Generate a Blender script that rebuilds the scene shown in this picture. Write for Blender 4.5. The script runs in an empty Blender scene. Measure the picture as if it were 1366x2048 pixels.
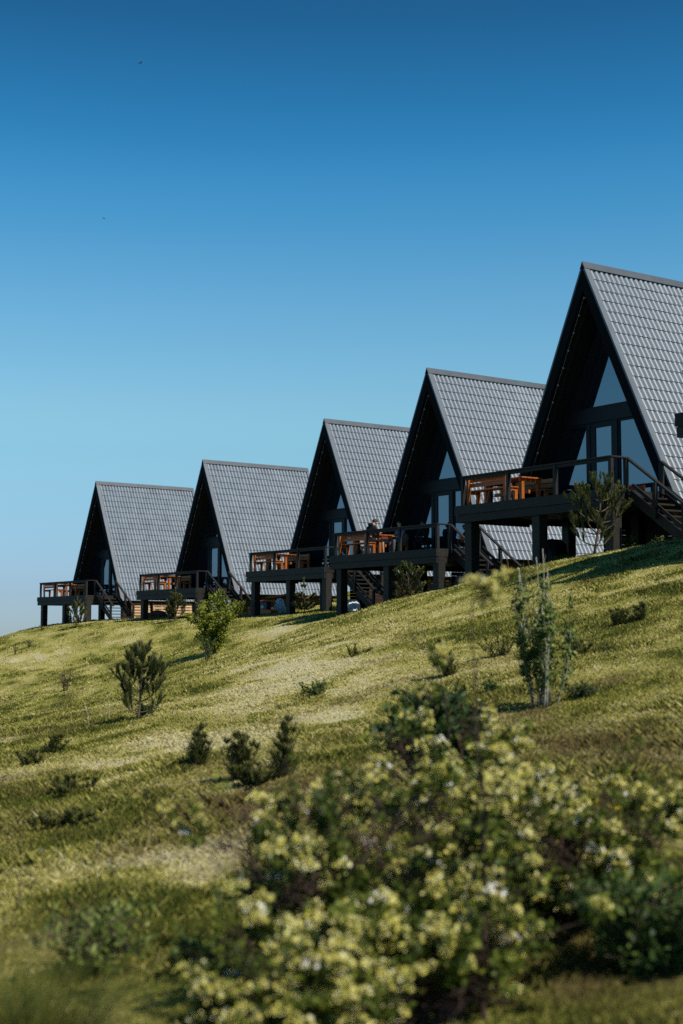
import bpy, math, random
import numpy as np
from mathutils import Matrix, Vector

R = math.radians
random.seed(7)
SC = bpy.context.scene
COL = SC.collection

# ------------------------------------------------------------------ camera, sky, sun, exposure
PITCH = 4.925
LENS = 49.70
cam_d = bpy.data.cameras.new("camera")
cam_d.sensor_fit = 'VERTICAL'
cam_d.sensor_height = 36.0
cam_d.sensor_width = 24.0
cam_d.lens = LENS
cam_d.clip_start = 0.1
cam_d.clip_end = 60000
cam_d.dof.use_dof = True
cam_d.dof.focus_distance = 48.0
cam_d.dof.aperture_fstop = 1.7
cam_o = bpy.data.objects.new("camera", cam_d)
cam_o.location = (0, 0, 0)
cam_o.rotation_euler = (R(90 + PITCH), 0, 0)
COL.objects.link(cam_o)
SC.camera = cam_o

SUN_AZ, SUN_EL = 130.0, 50.0        # clockwise from the view direction (+Y), and above the horizon
world = bpy.data.worlds.new("World")
SC.world = world
world.use_nodes = True
wn = world.node_tree.nodes
wl = world.node_tree.links
wn.clear()
w_out = wn.new("ShaderNodeOutputWorld")
w_bg = wn.new("ShaderNodeBackground")
w_sky = wn.new("ShaderNodeTexSky")
w_sky.sky_type = 'NISHITA'
w_sky.sun_disc = False
w_sky.sun_elevation = R(SUN_EL)
w_sky.sun_rotation = R(SUN_AZ)
w_sky.altitude = 0
w_sky.air_density = 1.0
w_sky.dust_density = 0.2
w_sky.ozone_density = 1.0
w_bg.inputs["Strength"].default_value = 0.14
# the clear, polarised blue of the photograph: the sky's tint by height above the horizon, all the way round and up
w_tc = wn.new("ShaderNodeTexCoord")
w_sep = wn.new("ShaderNodeSeparateXYZ")
w_rmp = wn.new("ShaderNodeValToRGB")
w_mul = wn.new("ShaderNodeMixRGB")
w_mul.blend_type = 'MULTIPLY'
w_mul.inputs[0].default_value = 1.0
w_rmp.color_ramp.interpolation = 'CARDINAL'
SKY_TINT = [(0.0, (.30, .44, .71)), (.041, (.335, .477, .722)), (.129, (.48, .72, .77)), (.175, (.52, .81, .84)), (.263, (.335, .775, .90)),
            (.330, (.155, .640, .845)), (.411, (.085, .400, .575)), (1.0, (.055, .26, .40))]
e_ = w_rmp.color_ramp.elements
e_[0].position, e_[0].color = 0.0, (*SKY_TINT[0][1], 1)
e_[1].position, e_[1].color = 1.0, (*SKY_TINT[-1][1], 1)
for p_, c_ in SKY_TINT[1:-1]:
    k_ = e_.new(p_); k_.color = (*c_, 1)
wl.new(w_tc.outputs["Generated"], w_sep.inputs[0])
wl.new(w_sep.outputs["Z"], w_rmp.inputs[0])
wl.new(w_sky.outputs[0], w_mul.inputs[1])
wl.new(w_rmp.outputs[0], w_mul.inputs[2])
wl.new(w_mul.outputs[0], w_bg.inputs["Color"])
wl.new(w_bg.outputs[0], w_out.inputs["Surface"])

sun_d = bpy.data.lights.new("sun", 'SUN')
sun_d.energy = 5.0
sun_d.angle = R(0.53)
sun_d.color = (1.0, 0.95, 0.86)
sun_o = bpy.data.objects.new("sun", sun_d)
sdir = Vector((math.sin(R(SUN_AZ)) * math.cos(R(SUN_EL)), math.cos(R(SUN_AZ)) * math.cos(R(SUN_EL)), math.sin(R(SUN_EL))))
sun_o.rotation_euler = sdir.to_track_quat('Z', 'Y').to_euler()
sun_o.location = (30, -30, 60)
COL.objects.link(sun_o)

SC.view_settings.view_transform = 'Standard'
SC.view_settings.look = 'None'
SC.view_settings.exposure = 0.0
SC.view_settings.gamma = 1.0
SC.view_settings.use_curve_mapping = False
SC.render.engine = 'CYCLES'
SC.cycles.use_denoising = False
SC.cycles.max_bounces = 6
SC.cycles.transparent_max_bounces = 4

# ------------------------------------------------------------------ small tools
class MB:
    """collects boxes, beams and tubes; build() links them as one mesh object"""
    def __init__(self):
        self.v = []
        self.f = []
        self.smooth = []

    def add(self, vs, fs, smooth=False):
        n = len(self.v)
        self.v += [tuple(p) for p in vs]
        self.f += [tuple(i + n for i in f) for f in fs]
        self.smooth += [smooth] * len(fs)
        return self

    def hexa(self, p):   # 8 points, bottom ring then top ring
        return self.add(p, [(3, 2, 1, 0), (4, 5, 6, 7), (0, 1, 5, 4), (1, 2, 6, 5), (2, 3, 7, 6), (3, 0, 4, 7)])

    def box(self, x0, x1, y0, y1, z0, z1):
        return self.hexa([(x0, y0, z0), (x1, y0, z0), (x1, y1, z0), (x0, y1, z0), (x0, y0, z1), (x1, y0, z1), (x1, y1, z1), (x0, y1, z1)])

    def beam(self, a, b, w, h, up=(0, 0, 1)):
        a = Vector(a); b = Vector(b)
        d = (b - a).normalized()
        s = d.cross(Vector(up))
        if s.length < 1e-5:
            s = d.cross(Vector((1, 0, 0)))
        s.normalize()
        n = s.cross(d)
        s = s * (w / 2); n = n * (h / 2)
        return self.hexa([a - s - n, a + s - n, b + s - n, b - s - n, a - s + n, a + s + n, b + s + n, b - s + n])

    def tube(self, pts, radii, seg=6, cap=True):
        pts = [Vector(p) for p in pts]
        n0 = len(self.v)
        prev = None
        for i, p in enumerate(pts):
            d = (pts[min(i + 1, len(pts) - 1)] - pts[max(i - 1, 0)])
            if d.length < 1e-9:
                d = Vector((0, 0, 1))
            d.normalize()
            if prev is None:
                s = d.cross(Vector((0.31, 0.95, 0.07)))
                if s.length < 0.05:
                    s = d.cross(Vector((1, 0, 0)))
            else:
                s = prev - d * prev.dot(d)
            s.normalize()
            prev = s
            t = d.cross(s)
            for k in range(seg):
                a = 2 * math.pi * k / seg
                self.v.append(tuple(p + (s * math.cos(a) + t * math.sin(a)) * radii[i]))
        for i in range(len(pts) - 1):
            for k in range(seg):
                a = n0 + i * seg + k; b = n0 + i * seg + (k + 1) % seg
                self.f.append((a, b, b + seg, a + seg)); self.smooth.append(True)
        if cap:
            self.f.append(tuple(n0 + k for k in range(seg))[::-1]); self.smooth.append(False)
            m = n0 + (len(pts) - 1) * seg
            self.f.append(tuple(m + k for k in range(seg))); self.smooth.append(False)
        return self

    def lathe(self, prof, c=(0, 0, 0), seg=10, sx=1.0, sy=1.0):   # prof: (radius, z)
        n0 = len(self.v)
        for r, z in prof:
            for k in range(seg):
                a = 2 * math.pi * k / seg
                self.v.append((c[0] + r * sx * math.cos(a), c[1] + r * sy * math.sin(a), c[2] + z))
        for i in range(len(prof) - 1):
            for k in range(seg):
                a = n0 + i * seg + k; b = n0 + i * seg + (k + 1) % seg
                self.f.append((a, b, b + seg, a + seg)); self.smooth.append(True)
        self.f.append(tuple(n0 + k for k in range(seg))[::-1]); self.smooth.append(False)
        m = n0 + (len(prof) - 1) * seg
        self.f.append(tuple(m + k for k in range(seg))); self.smooth.append(False)
        return self

    def mesh(self, name):
        me = bpy.data.meshes.new(name)
        me.from_pydata(self.v, [], self.f)
        me.polygons.foreach_set("use_smooth", self.smooth)
        me.update()
        return me

    def build(self, name, mat, parent=None, bevel=0.0):
        o = bpy.data.objects.new(name, self.mesh(name))
        link(o, mat, parent)
        if bevel:
            m = o.modifiers.new("bevel", 'BEVEL')
            m.width = bevel; m.segments = 1; m.limit_method = 'ANGLE'
        return o


def link(o, mat=None, parent=None):
    COL.objects.link(o)
    if mat is not None:
        o.data.materials.append(mat)
    if parent is not None:
        o.parent = parent
    return o


def tag(o, label=None, cat=None, group=None, kind=None):
    if label: o["label"] = label
    if cat: o["category"] = cat
    if group: o["group"] = group
    if kind: o["kind"] = kind
    return o


def empty(name, loc, rz=0.0):
    o = bpy.data.objects.new(name, None)
    o.empty_display_size = 0.2
    o.location = loc
    o.rotation_euler = (0, 0, rz)
    COL.objects.link(o)
    return o


def poly_mesh(name, P, mat, parent=None, smooth=False):
    """P: (n,k,3) array, n separate k-gons"""
    n, k = P.shape[:2]
    me = bpy.data.meshes.new(name)
    me.vertices.add(n * k)
    me.vertices.foreach_set("co", np.ascontiguousarray(P, dtype=np.float32).ravel())
    me.loops.add(n * k)
    me.loops.foreach_set("vertex_index", np.arange(n * k, dtype=np.int32))
    me.polygons.add(n)
    me.polygons.foreach_set("loop_start", np.arange(0, n * k, k, dtype=np.int32))
    me.polygons.foreach_set("loop_total", np.full(n, k, dtype=np.int32))
    me.update(calc_edges=True)
    o = bpy.data.objects.new(name, me)
    return link(o, mat, parent)


# ------------------------------------------------------------------ materials
def new_mat(name):
    m = bpy.data.materials.new(name)
    m.use_nodes = True
    nt = m.node_tree
    b = nt.nodes["Principled BSDF"]
    return m, nt, b


def ramp(nt, fac, stops):
    r = nt.nodes.new("ShaderNodeValToRGB")
    e = r.color_ramp.elements
    e[0].position, e[0].color = stops[0][0], (*stops[0][1], 1)
    e[1].position, e[1].color = stops[-1][0], (*stops[-1][1], 1)
    for p, c in stops[1:-1]:
        k = e.new(p); k.color = (*c, 1)
    if fac is not None:
        nt.links.new(fac, r.inputs[0])
    return r


def noise(nt, scale, detail=4, coord="Object", stretch=None):
    tc = nt.nodes.new("ShaderNodeTexCoord")
    n = nt.nodes.new("ShaderNodeTexNoise")
    n.inputs["Scale"].default_value = scale
    n.inputs["Detail"].default_value = detail
    src = tc.outputs[coord]
    if stretch:
        mp = nt.nodes.new("ShaderNodeMapping")
        mp.inputs["Scale"].default_value = stretch
        nt.links.new(src, mp.inputs[0]); src = mp.outputs[0]
    nt.links.new(src, n.inputs["Vector"])
    return n


def wood(name, c0, c1, rough=0.6, grain=(3, 3, 3), bump=0.15, scale=6.0, island=0.0, spec=0.3):
    m, nt, b = new_mat(name)
    n = noise(nt, scale, 5, "Object", grain)
    r = ramp(nt, n.outputs[0], [(0.3, c0), (0.7, c1)])
    col = r.outputs[0]
    if island:
        g = nt.nodes.new("ShaderNodeObjectInfo")
        h = nt.nodes.new("ShaderNodeHueSaturation")
        mr = nt.nodes.new("ShaderNodeMapRange")
        mr.inputs[3].default_value = 1 - island; mr.inputs[4].default_value = 1 + island
        nt.links.new(g.outputs["Random"], mr.inputs[0])
        nt.links.new(mr.outputs[0], h.inputs["Value"])
        nt.links.new(col, h.inputs["Color"])
        col = h.outputs[0]
    nt.links.new(col, b.inputs["Base Color"])
    b.inputs["Roughness"].default_value = rough
    b.inputs["Specular IOR Level"].default_value = spec
    if bump:
        bp = nt.nodes.new("ShaderNodeBump")
        bp.inputs["Strength"].default_value = bump
        bp.inputs["Distance"].default_value = 0.01
        nt.links.new(n.outputs[0], bp.inputs["Height"])
        nt.links.new(bp.outputs[0], b.inputs["Normal"])
    return m


def leaf_mat(name, stops, trans=0.35, rough=0.55, patch=None, soft=0.35):
    """per-leaf random colour, with some light passing through the leaf"""
    m, nt, b = new_mat(name)
    g = nt.nodes.new("ShaderNodeNewGeometry")
    fac = g.outputs["Random Per Island"]
    if patch:
        n = noise(nt, patch, 3, "Object")
        mx = nt.nodes.new("ShaderNodeMath"); mx.operation = 'MULTIPLY_ADD'
        nt.links.new(fac, mx.inputs[0]); mx.inputs[1].default_value = 0.5
        s = nt.nodes.new("ShaderNodeMath"); s.operation = 'MULTIPLY_ADD'
        nt.links.new(n.outputs[0], s.inputs[0]); s.inputs[1].default_value = 1.4; s.inputs[2].default_value = -0.45
        nt.links.new(s.outputs[0], mx.inputs[2])
        fac = mx.outputs[0]
    r = ramp(nt, fac, stops)
    nt.links.new(r.outputs[0], b.inputs["Base Color"])
    b.inputs["Roughness"].default_value = rough
    b.inputs["Specular IOR Level"].default_value = 0.25
    soften(nt, b, soft)
    t = nt.nodes.new("ShaderNodeBsdfTranslucent")
    nt.links.new(r.outputs[0], t.inputs["Color"])
    mix = nt.nodes.new("ShaderNodeMixShader")
    mix.inputs[0].default_value = trans
    out = nt.nodes["Material Output"]
    nt.links.new(b.outputs[0], mix.inputs[1]); nt.links.new(t.outputs[0], mix.inputs[2])
    nt.links.new(mix.outputs[0], out.inputs["Surface"])
    return m


def soften(nt, b, k):
    """thin blades and leaves scatter light like the sward they form: bend their shading normal towards the sky"""
    g = nt.nodes.new("ShaderNodeNewGeometry")
    mx_ = nt.nodes.new("ShaderNodeVectorMath"); mx_.operation = 'SCALE'; mx_.inputs["Scale"].default_value = 1 - k
    ad_ = nt.nodes.new("ShaderNodeVectorMath"); ad_.operation = 'ADD'; ad_.inputs[1].default_value = (0, 0, k)
    no_ = nt.nodes.new("ShaderNodeVectorMath"); no_.operation = 'NORMALIZE'
    nt.links.new(g.outputs["Normal"], mx_.inputs[0]); nt.links.new(mx_.outputs[0], ad_.inputs[0]); nt.links.new(ad_.outputs[0], no_.inputs[0])
    nt.links.new(no_.outputs[0], b.inputs["Normal"])


def plain(name, col, rough=0.6, metal=0.0, spec=0.5, nscale=None, namp=0.25):
    m, nt, b = new_mat(name)
    b.inputs["Base Color"].default_value = (*col, 1)
    b.inputs["Roughness"].default_value = rough
    b.inputs["Metallic"].default_value = metal
    b.inputs["Specular IOR Level"].default_value = spec
    if nscale:
        n = noise(nt, nscale, 4)
        lo = tuple(c * (1 - namp) for c in col); hi = tuple(min(1, c * (1 + namp)) for c in col)
        r = ramp(nt, n.outputs[0], [(0.3, lo), (0.7, hi)])
        nt.links.new(r.outputs[0], b.inputs["Base Color"])
    return m


M = {}
M["stain"] = wood("dark stained timber", (0.009, 0.0085, 0.008), (0.025, 0.0215, 0.0175), 0.62, (1, 1, 6), 0.2, 5, island=0.35)
M["soffit"] = wood("dark soffit boards", (0.010, 0.008, 0.007), (0.022, 0.016, 0.012), 0.7, (1, 8, 1), 0.1, 3)
M["barge"] = plain("anthracite trim", (0.004, 0.005, 0.007), 0.7, 0.0, 0.08, 3, 0.2)
M["skirt"] = wood("brown stained log siding", (0.030, 0.012, 0.006), (0.062, 0.024, 0.012), 0.6, (1, 6, 1), 0.2, 4, island=0.3)
M["bench"] = wood("orange varnished pine", (0.27, 0.075, 0.014), (0.48, 0.145, 0.026), 0.42, (2, 9, 9), 0.12, 4, island=0.18)
M["pallet"] = wood("pale pallet pine", (0.42, 0.27, 0.14), (0.62, 0.42, 0.24), 0.7, (2, 9, 9), 0.15, 4, island=0.2)
M["frame"] = plain("anthracite window frame", (0.008, 0.010, 0.014), 0.5, 0.0, 0.25)
M["bulb"] = plain("frosted bulb glass", (0.30, 0.26, 0.22), 0.35)
M["handle"] = plain("brushed steel", (0.5, 0.5, 0.5), 0.35, 1.0)

# roof sheet: grey painted metal with slight tone change from tile to tile
m, nt, b = new_mat("grey painted roof metal")
n1 = noise(nt, 1.3, 4, "Object"); n2 = noise(nt, 90, 2, "Object")
mixn = nt.nodes.new("ShaderNodeMath"); mixn.operation = 'MULTIPLY_ADD'
nt.links.new(n2.outputs[0], mixn.inputs[0]); mixn.inputs[1].default_value = 0.45
oi = nt.nodes.new("ShaderNodeNewGeometry")
isl = nt.nodes.new("ShaderNodeMath"); isl.operation = 'MULTIPLY_ADD'; isl.inputs[1].default_value = 0.22
nt.links.new(oi.outputs["Random Per Island"], isl.inputs[0]); nt.links.new(n1.outputs[0], isl.inputs[2])
nt.links.new(isl.outputs[0], mixn.inputs[2])
rr = ramp(nt, mixn.outputs[0], [(0.50, (0.096, 0.121, 0.147)), (1.0, (0.156, 0.190, 0.226))])
nt.links.new(rr.outputs[0], b.inputs["Base Color"])
b.inputs["Roughness"].default_value = 0.42
b.inputs["Metallic"].default_value = 0.0
b.inputs["Specular IOR Level"].default_value = 0.42
M["roof"] = m
M["flash"] = plain("dark grey ridge metal", (0.066, 0.078, 0.092), 0.5, 0.0, 0.4, 2.0, 0.15)
M["verge"] = plain("grey verge metal", (0.105, 0.125, 0.146), 0.5, 0.0, 0.45, 2.0, 0.15)

# window glass: dark room behind, mirror-like coating
m, nt, b = new_mat("reflective window glass")
b.inputs["Base Color"].default_value = (0.010, 0.014, 0.020, 1)
b.inputs["Roughness"].default_value = 0.02
b.inputs["IOR"].default_value = 2.7
b.inputs["Specular Tint"].default_value = (0.62, 0.82, 1.0, 1)
n1 = noise(nt, 0.8, 2, "Object")
bp = nt.nodes.new("ShaderNodeBump"); bp.inputs["Strength"].default_value = 0.02; bp.inputs["Distance"].default_value = 0.02
nt.links.new(n1.outputs[0], bp.inputs["Height"]); nt.links.new(bp.outputs[0], b.inputs["Normal"])
M["glass"] = m

# ------------------------------------------------------------------ the hill
R0 = np.array([7.0, 36.5])
TT = np.array([-0.45, 0.893]); TT = TT / np.linalg.norm(TT)      # along the row of cabins, away from the camera
NN = np.array([-TT[1], TT[0]])                                     # down the slope


def smooth_table(xs, ys, lo, hi, step, sigma):
    g = np.arange(lo, hi, step)
    v = np.interp(g, xs, ys)
    k = np.arange(-int(4 * sigma / step), int(4 * sigma / step) + 1) * step
    w = np.exp(-0.5 * (k / sigma) ** 2); w /= w.sum()
    pad = len(k) // 2
    return g, np.convolve(np.pad(v, pad, mode='edge'), w, mode='valid')


ZR = smooth_table([-420, -200, -60, -15, -7, -1, 5, 11.5, 17.5, 27, 40, 50, 55, 60, 75, 110, 260, 420],
                  [-60, -8, 3.2, 2.75, 2.4, 2.1, 1.62, 1.2, 0.80, 0.92, 0.82, 0.78, 0.60, -0.2, -4, -20, -75, -90], -450, 450, 0.25, 1.2)
DS = smooth_table([-420, -300, -150, -60, -12, -3, 0, 2, 5, 10, 13, 19.4, 22.7, 30, 45, 70, 120, 300, 420],
                  [90, 40, 4, -1.6, -0.45, -0.10, 0.0, 0.36, 1.40, 2.85, 3.6, 4.6, 5.05, 5.6, 8, 18, 42, 90, 110], -450, 450, 0.25, 1.0)


def hash2(ix, iy, seed):
    h = (ix.astype(np.int64) * 374761393 + iy.astype(np.int64) * 668265263 + seed * 974634777) & 0xFFFFFFFF
    h = ((h ^ (h >> 13)) * 1274126177) & 0xFFFFFFFF
    return ((h ^ (h >> 16)) & 0xFFFF) / 65535.0


def vnoise(x, y, seed=0):
    x0 = np.floor(x); y0 = np.floor(y)
    fx = x - x0; fy = y - y0
    fx = fx * fx * (3 - 2 * fx); fy = fy * fy * (3 - 2 * fy)
    a = hash2(x0, y0, seed); b_ = hash2(x0 + 1, y0, seed); c = hash2(x0, y0 + 1, seed); d = hash2(x0 + 1, y0 + 1, seed)
    return (a * (1 - fx) + b_ * fx) * (1 - fy) + (c * (1 - fx) + d * fx) * fy


def fbm(x, y, seed=0, oct=3):
    s = 0; a = 1; t = 0
    for k in range(oct):
        s = s + a * vnoise(x * 2 ** k + 17 * k, y * 2 ** k - 9 * k, seed + k); t += a; a *= 0.5
    return s / t


def ts(x, y):
    dx = x - R0[0]; dy = y - R0[1]
    t = dx * TT[0] + dy * TT[1]
    return t, dx * NN[0] + dy * NN[1] - np.interp(t, *S0)


# the brow of the hill follows the slightly bowed row of cabins
S0 = smooth_table([-450, -6, 2, 14, 27, 39, 51, 60, 450], [0.9, 0.9, 0.85, -1.2, -3.2, -2.2, -0.5, 0.3, 0.3], -450, 450, 0.25, 2.0)


def ground(x, y):
    x = np.asarray(x, float); y = np.asarray(y, float)
    t, s = ts(x, y)
    z = np.interp(t, *ZR) - np.interp(s, *DS)
    z = z + 0.13 * np.clip(-s - 4.5, 0, 40) * np.clip((64 - t) / 20, 0, 1) * np.clip((60 + t) / 30, 0, 1)     # the yard rises behind the cabins
    amp = np.clip((s + 1.0) / 4.0, 0.15, 1.0)
    z = z + amp * (0.30 * (fbm(x / 6, y / 6, 3) - 0.5) + 0.12 * (fbm(x / 1.3, y / 1.3, 5) - 0.5))
    return z


def gz(x, y):
    return float(ground(np.array([x]), np.array([y]))[0])


FPX = LENS / 36.0 * 2048.0


def ray(px, py):
    X = (px - 683) / FPX; Y = (1024 - py) / FPX
    c, s = math.cos(R(PITCH)), math.sin(R(PITCH))
    return np.array([X, c - Y * s, s + Y * c])


def hit(px, py, dmin=2.0, dmax=110.0):
    """the point of the hill seen at a place in the picture, and its distance"""
    d = np.geomspace(dmin, dmax, 4000)
    r = ray(px, py); r = r / r[1]
    P = r[None, :] * d[:, None]
    below = P[:, 2] < ground(P[:, 0], P[:, 1])
    k = int(np.argmax(below)) if below.any() else len(d) - 1
    return float(P[k, 0]), float(P[k, 1]), float(ground(P[k:k + 1, 0], P[k:k + 1, 1])[0]), float(d[k])


# dry and green patches of the sward, shared by the soil and the grass that grows on it
PATCH = []
for (px, py, rx, ry, dry, soil) in [
        (560, 1370, 170, 36, 0.55, 0), (330, 1495, 150, 26, 0.6, 0), (640, 1440, 130, 18, 0.45, 0), (110, 1300, 170, 30, 0.35, 0),
        (700, 1290, 200, 22, 0.35, 0), (520, 1275, 90, 14, 0.4, 0), (870, 1215, 160, 16, 0.2, 0), (1290, 1490, 160, 80, 0.15, 0.6),
        (1080, 1420, 70, 22, 0.1, 0.8), (1230, 1362, 60, 14, 0, 0.8), (1015, 1250, 30, 10, 0, 0.4), (560, 1600, 110, 40, 0.25, 0.5),
        (260, 1700, 140, 50, 0.35, 0.3), (200, 1900, 90, 30, 0, 0.5), (420, 1720, 130, 50, 0.35, 0.1), (150, 1385, 40, 12, 0, 0.6),
        (700, 1510, 120, 30, -0.4, 0), (80, 1600, 110, 50, -0.22, 0), (300, 1610, 140, 40, -0.15, 0), (250, 1640, 90, 20, -0.15, 0),
        (1150, 1290, 120, 30, -0.3, 0), (620, 1385, 60, 18, -0.4, 0), (980, 1180, 120, 16, -0.3, 0), (1280, 1180, 140, 40, -0.05, 0),
        (180, 1960, 200, 80, -0.25, 0), (560, 1950, 160, 70, -0.2, 0), (1300, 1620, 120, 50, -0.4, 0.4), (1150, 1480, 120, 40, 0.2, 0.5), (1330, 1380, 80, 40, 0.0, 0.35), (1300, 2000, 200, 100, -0.5, 0)]:
    x, y, z, d = hit(px, py)
    xa, ya, _, _ = hit(px - rx, py + 0.25 * rx); xb, yb, _, _ = hit(px + rx, py - 0.25 * rx)
    xc, yc, _, _ = hit(px, py + ry); xd, yd, _, _ = hit(px, py - ry)
    A = np.array([[(xb - xa) / 2, (xd - xc) / 2], [(yb - ya) / 2, (yd - yc) / 2]])
    PATCH.append((x, y, np.linalg.inv(A), dry, soil))


def sward(x, y):
    """dryness 0..1 and bare soil 0..1"""
    t, s = ts(x, y)
    w = 1.2 * (fbm(x / 3, y / 3, 41) - 0.5)
    d = 0.46 + 0.85 * (fbm(t / 5.5 + w, s / 0.9 + w, 11, 4) - 0.5) + 1.0 * (fbm(x / 0.8, y / 0.8, 23, 5) - 0.5)
    b_ = 1.9 * (fbm(x / 1.6, y / 1.6, 57) - 0.72)
    rough = np.clip((s - 9.5) / 8.0, 0, 1)          # the unmown foot of the slope: thatch, bare spots, darker tufts
    b_ = b_ + rough * (0.52 + 1.2 * (fbm(x / 0.7, y / 0.7, 91, 4) - 0.5))
    d = d + rough * 0.9 * (fbm(x / 0.8, y / 0.8, 97, 4) - 0.60)
    d = d - 0.30 * np.clip((fbm(x / 0.55, y / 0.55, 133, 3) - 0.57) * 6, 0, 1)      # small green weedy clumps
    b_ = b_ + 0.40 * np.clip((fbm(x / 0.8, y / 0.8, 151, 3) - 0.63) * 7, 0, 1)      # scuffed brown spots
    for (px, py, Ai, dd, ss) in PATCH:
        u = Ai[0, 0] * (x - px) + Ai[0, 1] * (y - py); v = Ai[1, 0] * (x - px) + Ai[1, 1] * (y - py)
        g = np.exp(-0.9 * (u * u + v * v))
        d = d + dd * g; b_ = b_ + ss * g
    return np.clip(d, 0, 1), np.clip(b_, 0, 1)


# terrain sheet: rings round the camera, fine in front, coarse behind
ang = np.concatenate([np.arange(-180, -34, 4.0), np.arange(-34, 34, 0.22), np.arange(34, 180, 4.0)])
rad = np.concatenate([[0.15], np.geomspace(0.8, 100, 330), np.geomspace(103, 430, 40)])
AA, RR = np.meshgrid(np.radians(ang), rad)
GX = RR * np.sin(AA); GY = RR * np.cos(AA)
GZ = ground(GX.ravel(), GY.ravel())
na, nr = len(ang), len(rad)
me = bpy.data.meshes.new("hill_ground")
co = np.stack([GX.ravel(), GY.ravel(), GZ], 1)
idx = np.arange(na * nr).reshape(nr, na)
nx = np.roll(idx, -1, axis=1)
q = np.stack([idx[:-1], idx[1:], nx[1:], nx[:-1]], -1).reshape(-1, 4)
me.vertices.add(len(co)); me.vertices.foreach_set("co", co.astype(np.float32).ravel())
me.loops.add(q.size); me.loops.foreach_set("vertex_index", q[:, ::-1].astype(np.int32).ravel())
me.polygons.add(len(q)); me.polygons.foreach_set("loop_start", np.arange(0, q.size, 4, dtype=np.int32))
me.polygons.foreach_set("loop_total", np.full(len(q), 4, np.int32))
me.polygons.foreach_set("use_smooth", np.ones(len(q), bool))
me.update(calc_edges=True)
dry, soil = sward(GX.ravel(), GY.ravel())
for nm, arr in (("dry", dry), ("soil", soil)):
    at_ = me.attributes.new(nm, 'FLOAT', 'POINT'); at_.data.foreach_set("value", arr.astype(np.float32))

m, nt, b = new_mat("turf and soil")
ad = nt.nodes.new("ShaderNodeAttribute"); ad.attribute_name = "dry"
as_ = nt.nodes.new("ShaderNodeAttribute"); as_.attribute_name = "soil"
n1 = noise(nt, 9, 6, "Object")
sm = nt.nodes.new("ShaderNodeMath"); sm.operation = 'MULTIPLY_ADD'
nt.links.new(n1.outputs[0], sm.inputs[0]); sm.inputs[1].default_value = 0.7
mo = nt.nodes.new("ShaderNodeMath"); mo.operation = 'ADD'; mo.inputs[1].default_value = -0.35
nt.links.new(ad.outputs["Fac"], mo.inputs[0]); nt.links.new(mo.outputs[0], sm.inputs[2])
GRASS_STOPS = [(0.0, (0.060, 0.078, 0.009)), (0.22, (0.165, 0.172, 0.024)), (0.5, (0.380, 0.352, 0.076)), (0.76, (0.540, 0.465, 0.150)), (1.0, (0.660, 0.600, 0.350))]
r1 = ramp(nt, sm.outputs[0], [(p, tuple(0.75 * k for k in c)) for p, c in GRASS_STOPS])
n2 = noise(nt, 5, 6, "Object")
r2 = ramp(nt, n2.outputs[0], [(0.3, (0.050, 0.030, 0.018)), (0.7, (0.150, 0.092, 0.052))])
mx = nt.nodes.new("ShaderNodeMixRGB")
nt.links.new(as_.outputs["Fac"], mx.inputs[0]); nt.links.new(r1.outputs[0], mx.inputs[1]); nt.links.new(r2.outputs[0], mx.inputs[2])
nt.links.new(mx.outputs[0], b.inputs["Base Color"])
b.inputs["Roughness"].default_value = 0.95
b.inputs["Specular IOR Level"].default_value = 0.1
bp = nt.nodes.new("ShaderNodeBump"); bp.inputs["Strength"].default_value = 0.9; bp.inputs["Distance"].default_value = 0.05
n3 = noise(nt, 16, 6, "Object")
nt.links.new(n3.outputs[0], bp.inputs["Height"]); nt.links.new(bp.outputs[0], b.inputs["Normal"])
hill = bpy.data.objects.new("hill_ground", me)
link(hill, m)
tag(hill, "grassy hillside falling to the left below the cabins", kind="structure")

# the sea far below
m, nt, b = new_mat("sea water")
b.inputs["Base Color"].default_value = (0.035, 0.085, 0.105, 1)
b.inputs["Roughness"].default_value = 0.45
nz = noise(nt, 0.05, 5, "Object")
bp = nt.nodes.new("ShaderNodeBump"); bp.inputs["Strength"].default_value = 0.4; bp.inputs["Distance"].default_value = 1.0
nt.links.new(nz.outputs[0], bp.inputs["Height"]); nt.links.new(bp.outputs[0], b.inputs["Normal"])
sea = MB(); K = 32
ring = [(30000 * math.cos(2 * math.pi * k / K), 30000 * math.sin(2 * math.pi * k / K), -58.0) for k in range(K)]
sea.add(ring, [tuple(range(K))])
tag(sea.build("sea", m), "calm grey-green sea at the horizon", kind="structure")

# ------------------------------------------------------------------ grass blades (nobody could count them)
rng = np.random.default_rng(11)


def grass_blades(n, dmin, dmax, half_deg):
    a = np.radians(rng.uniform(-half_deg, half_deg, n))
    d = np.exp(rng.uniform(math.log(dmin), math.log(dmax), n))
    return d * np.sin(a), d * np.cos(a), d


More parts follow.
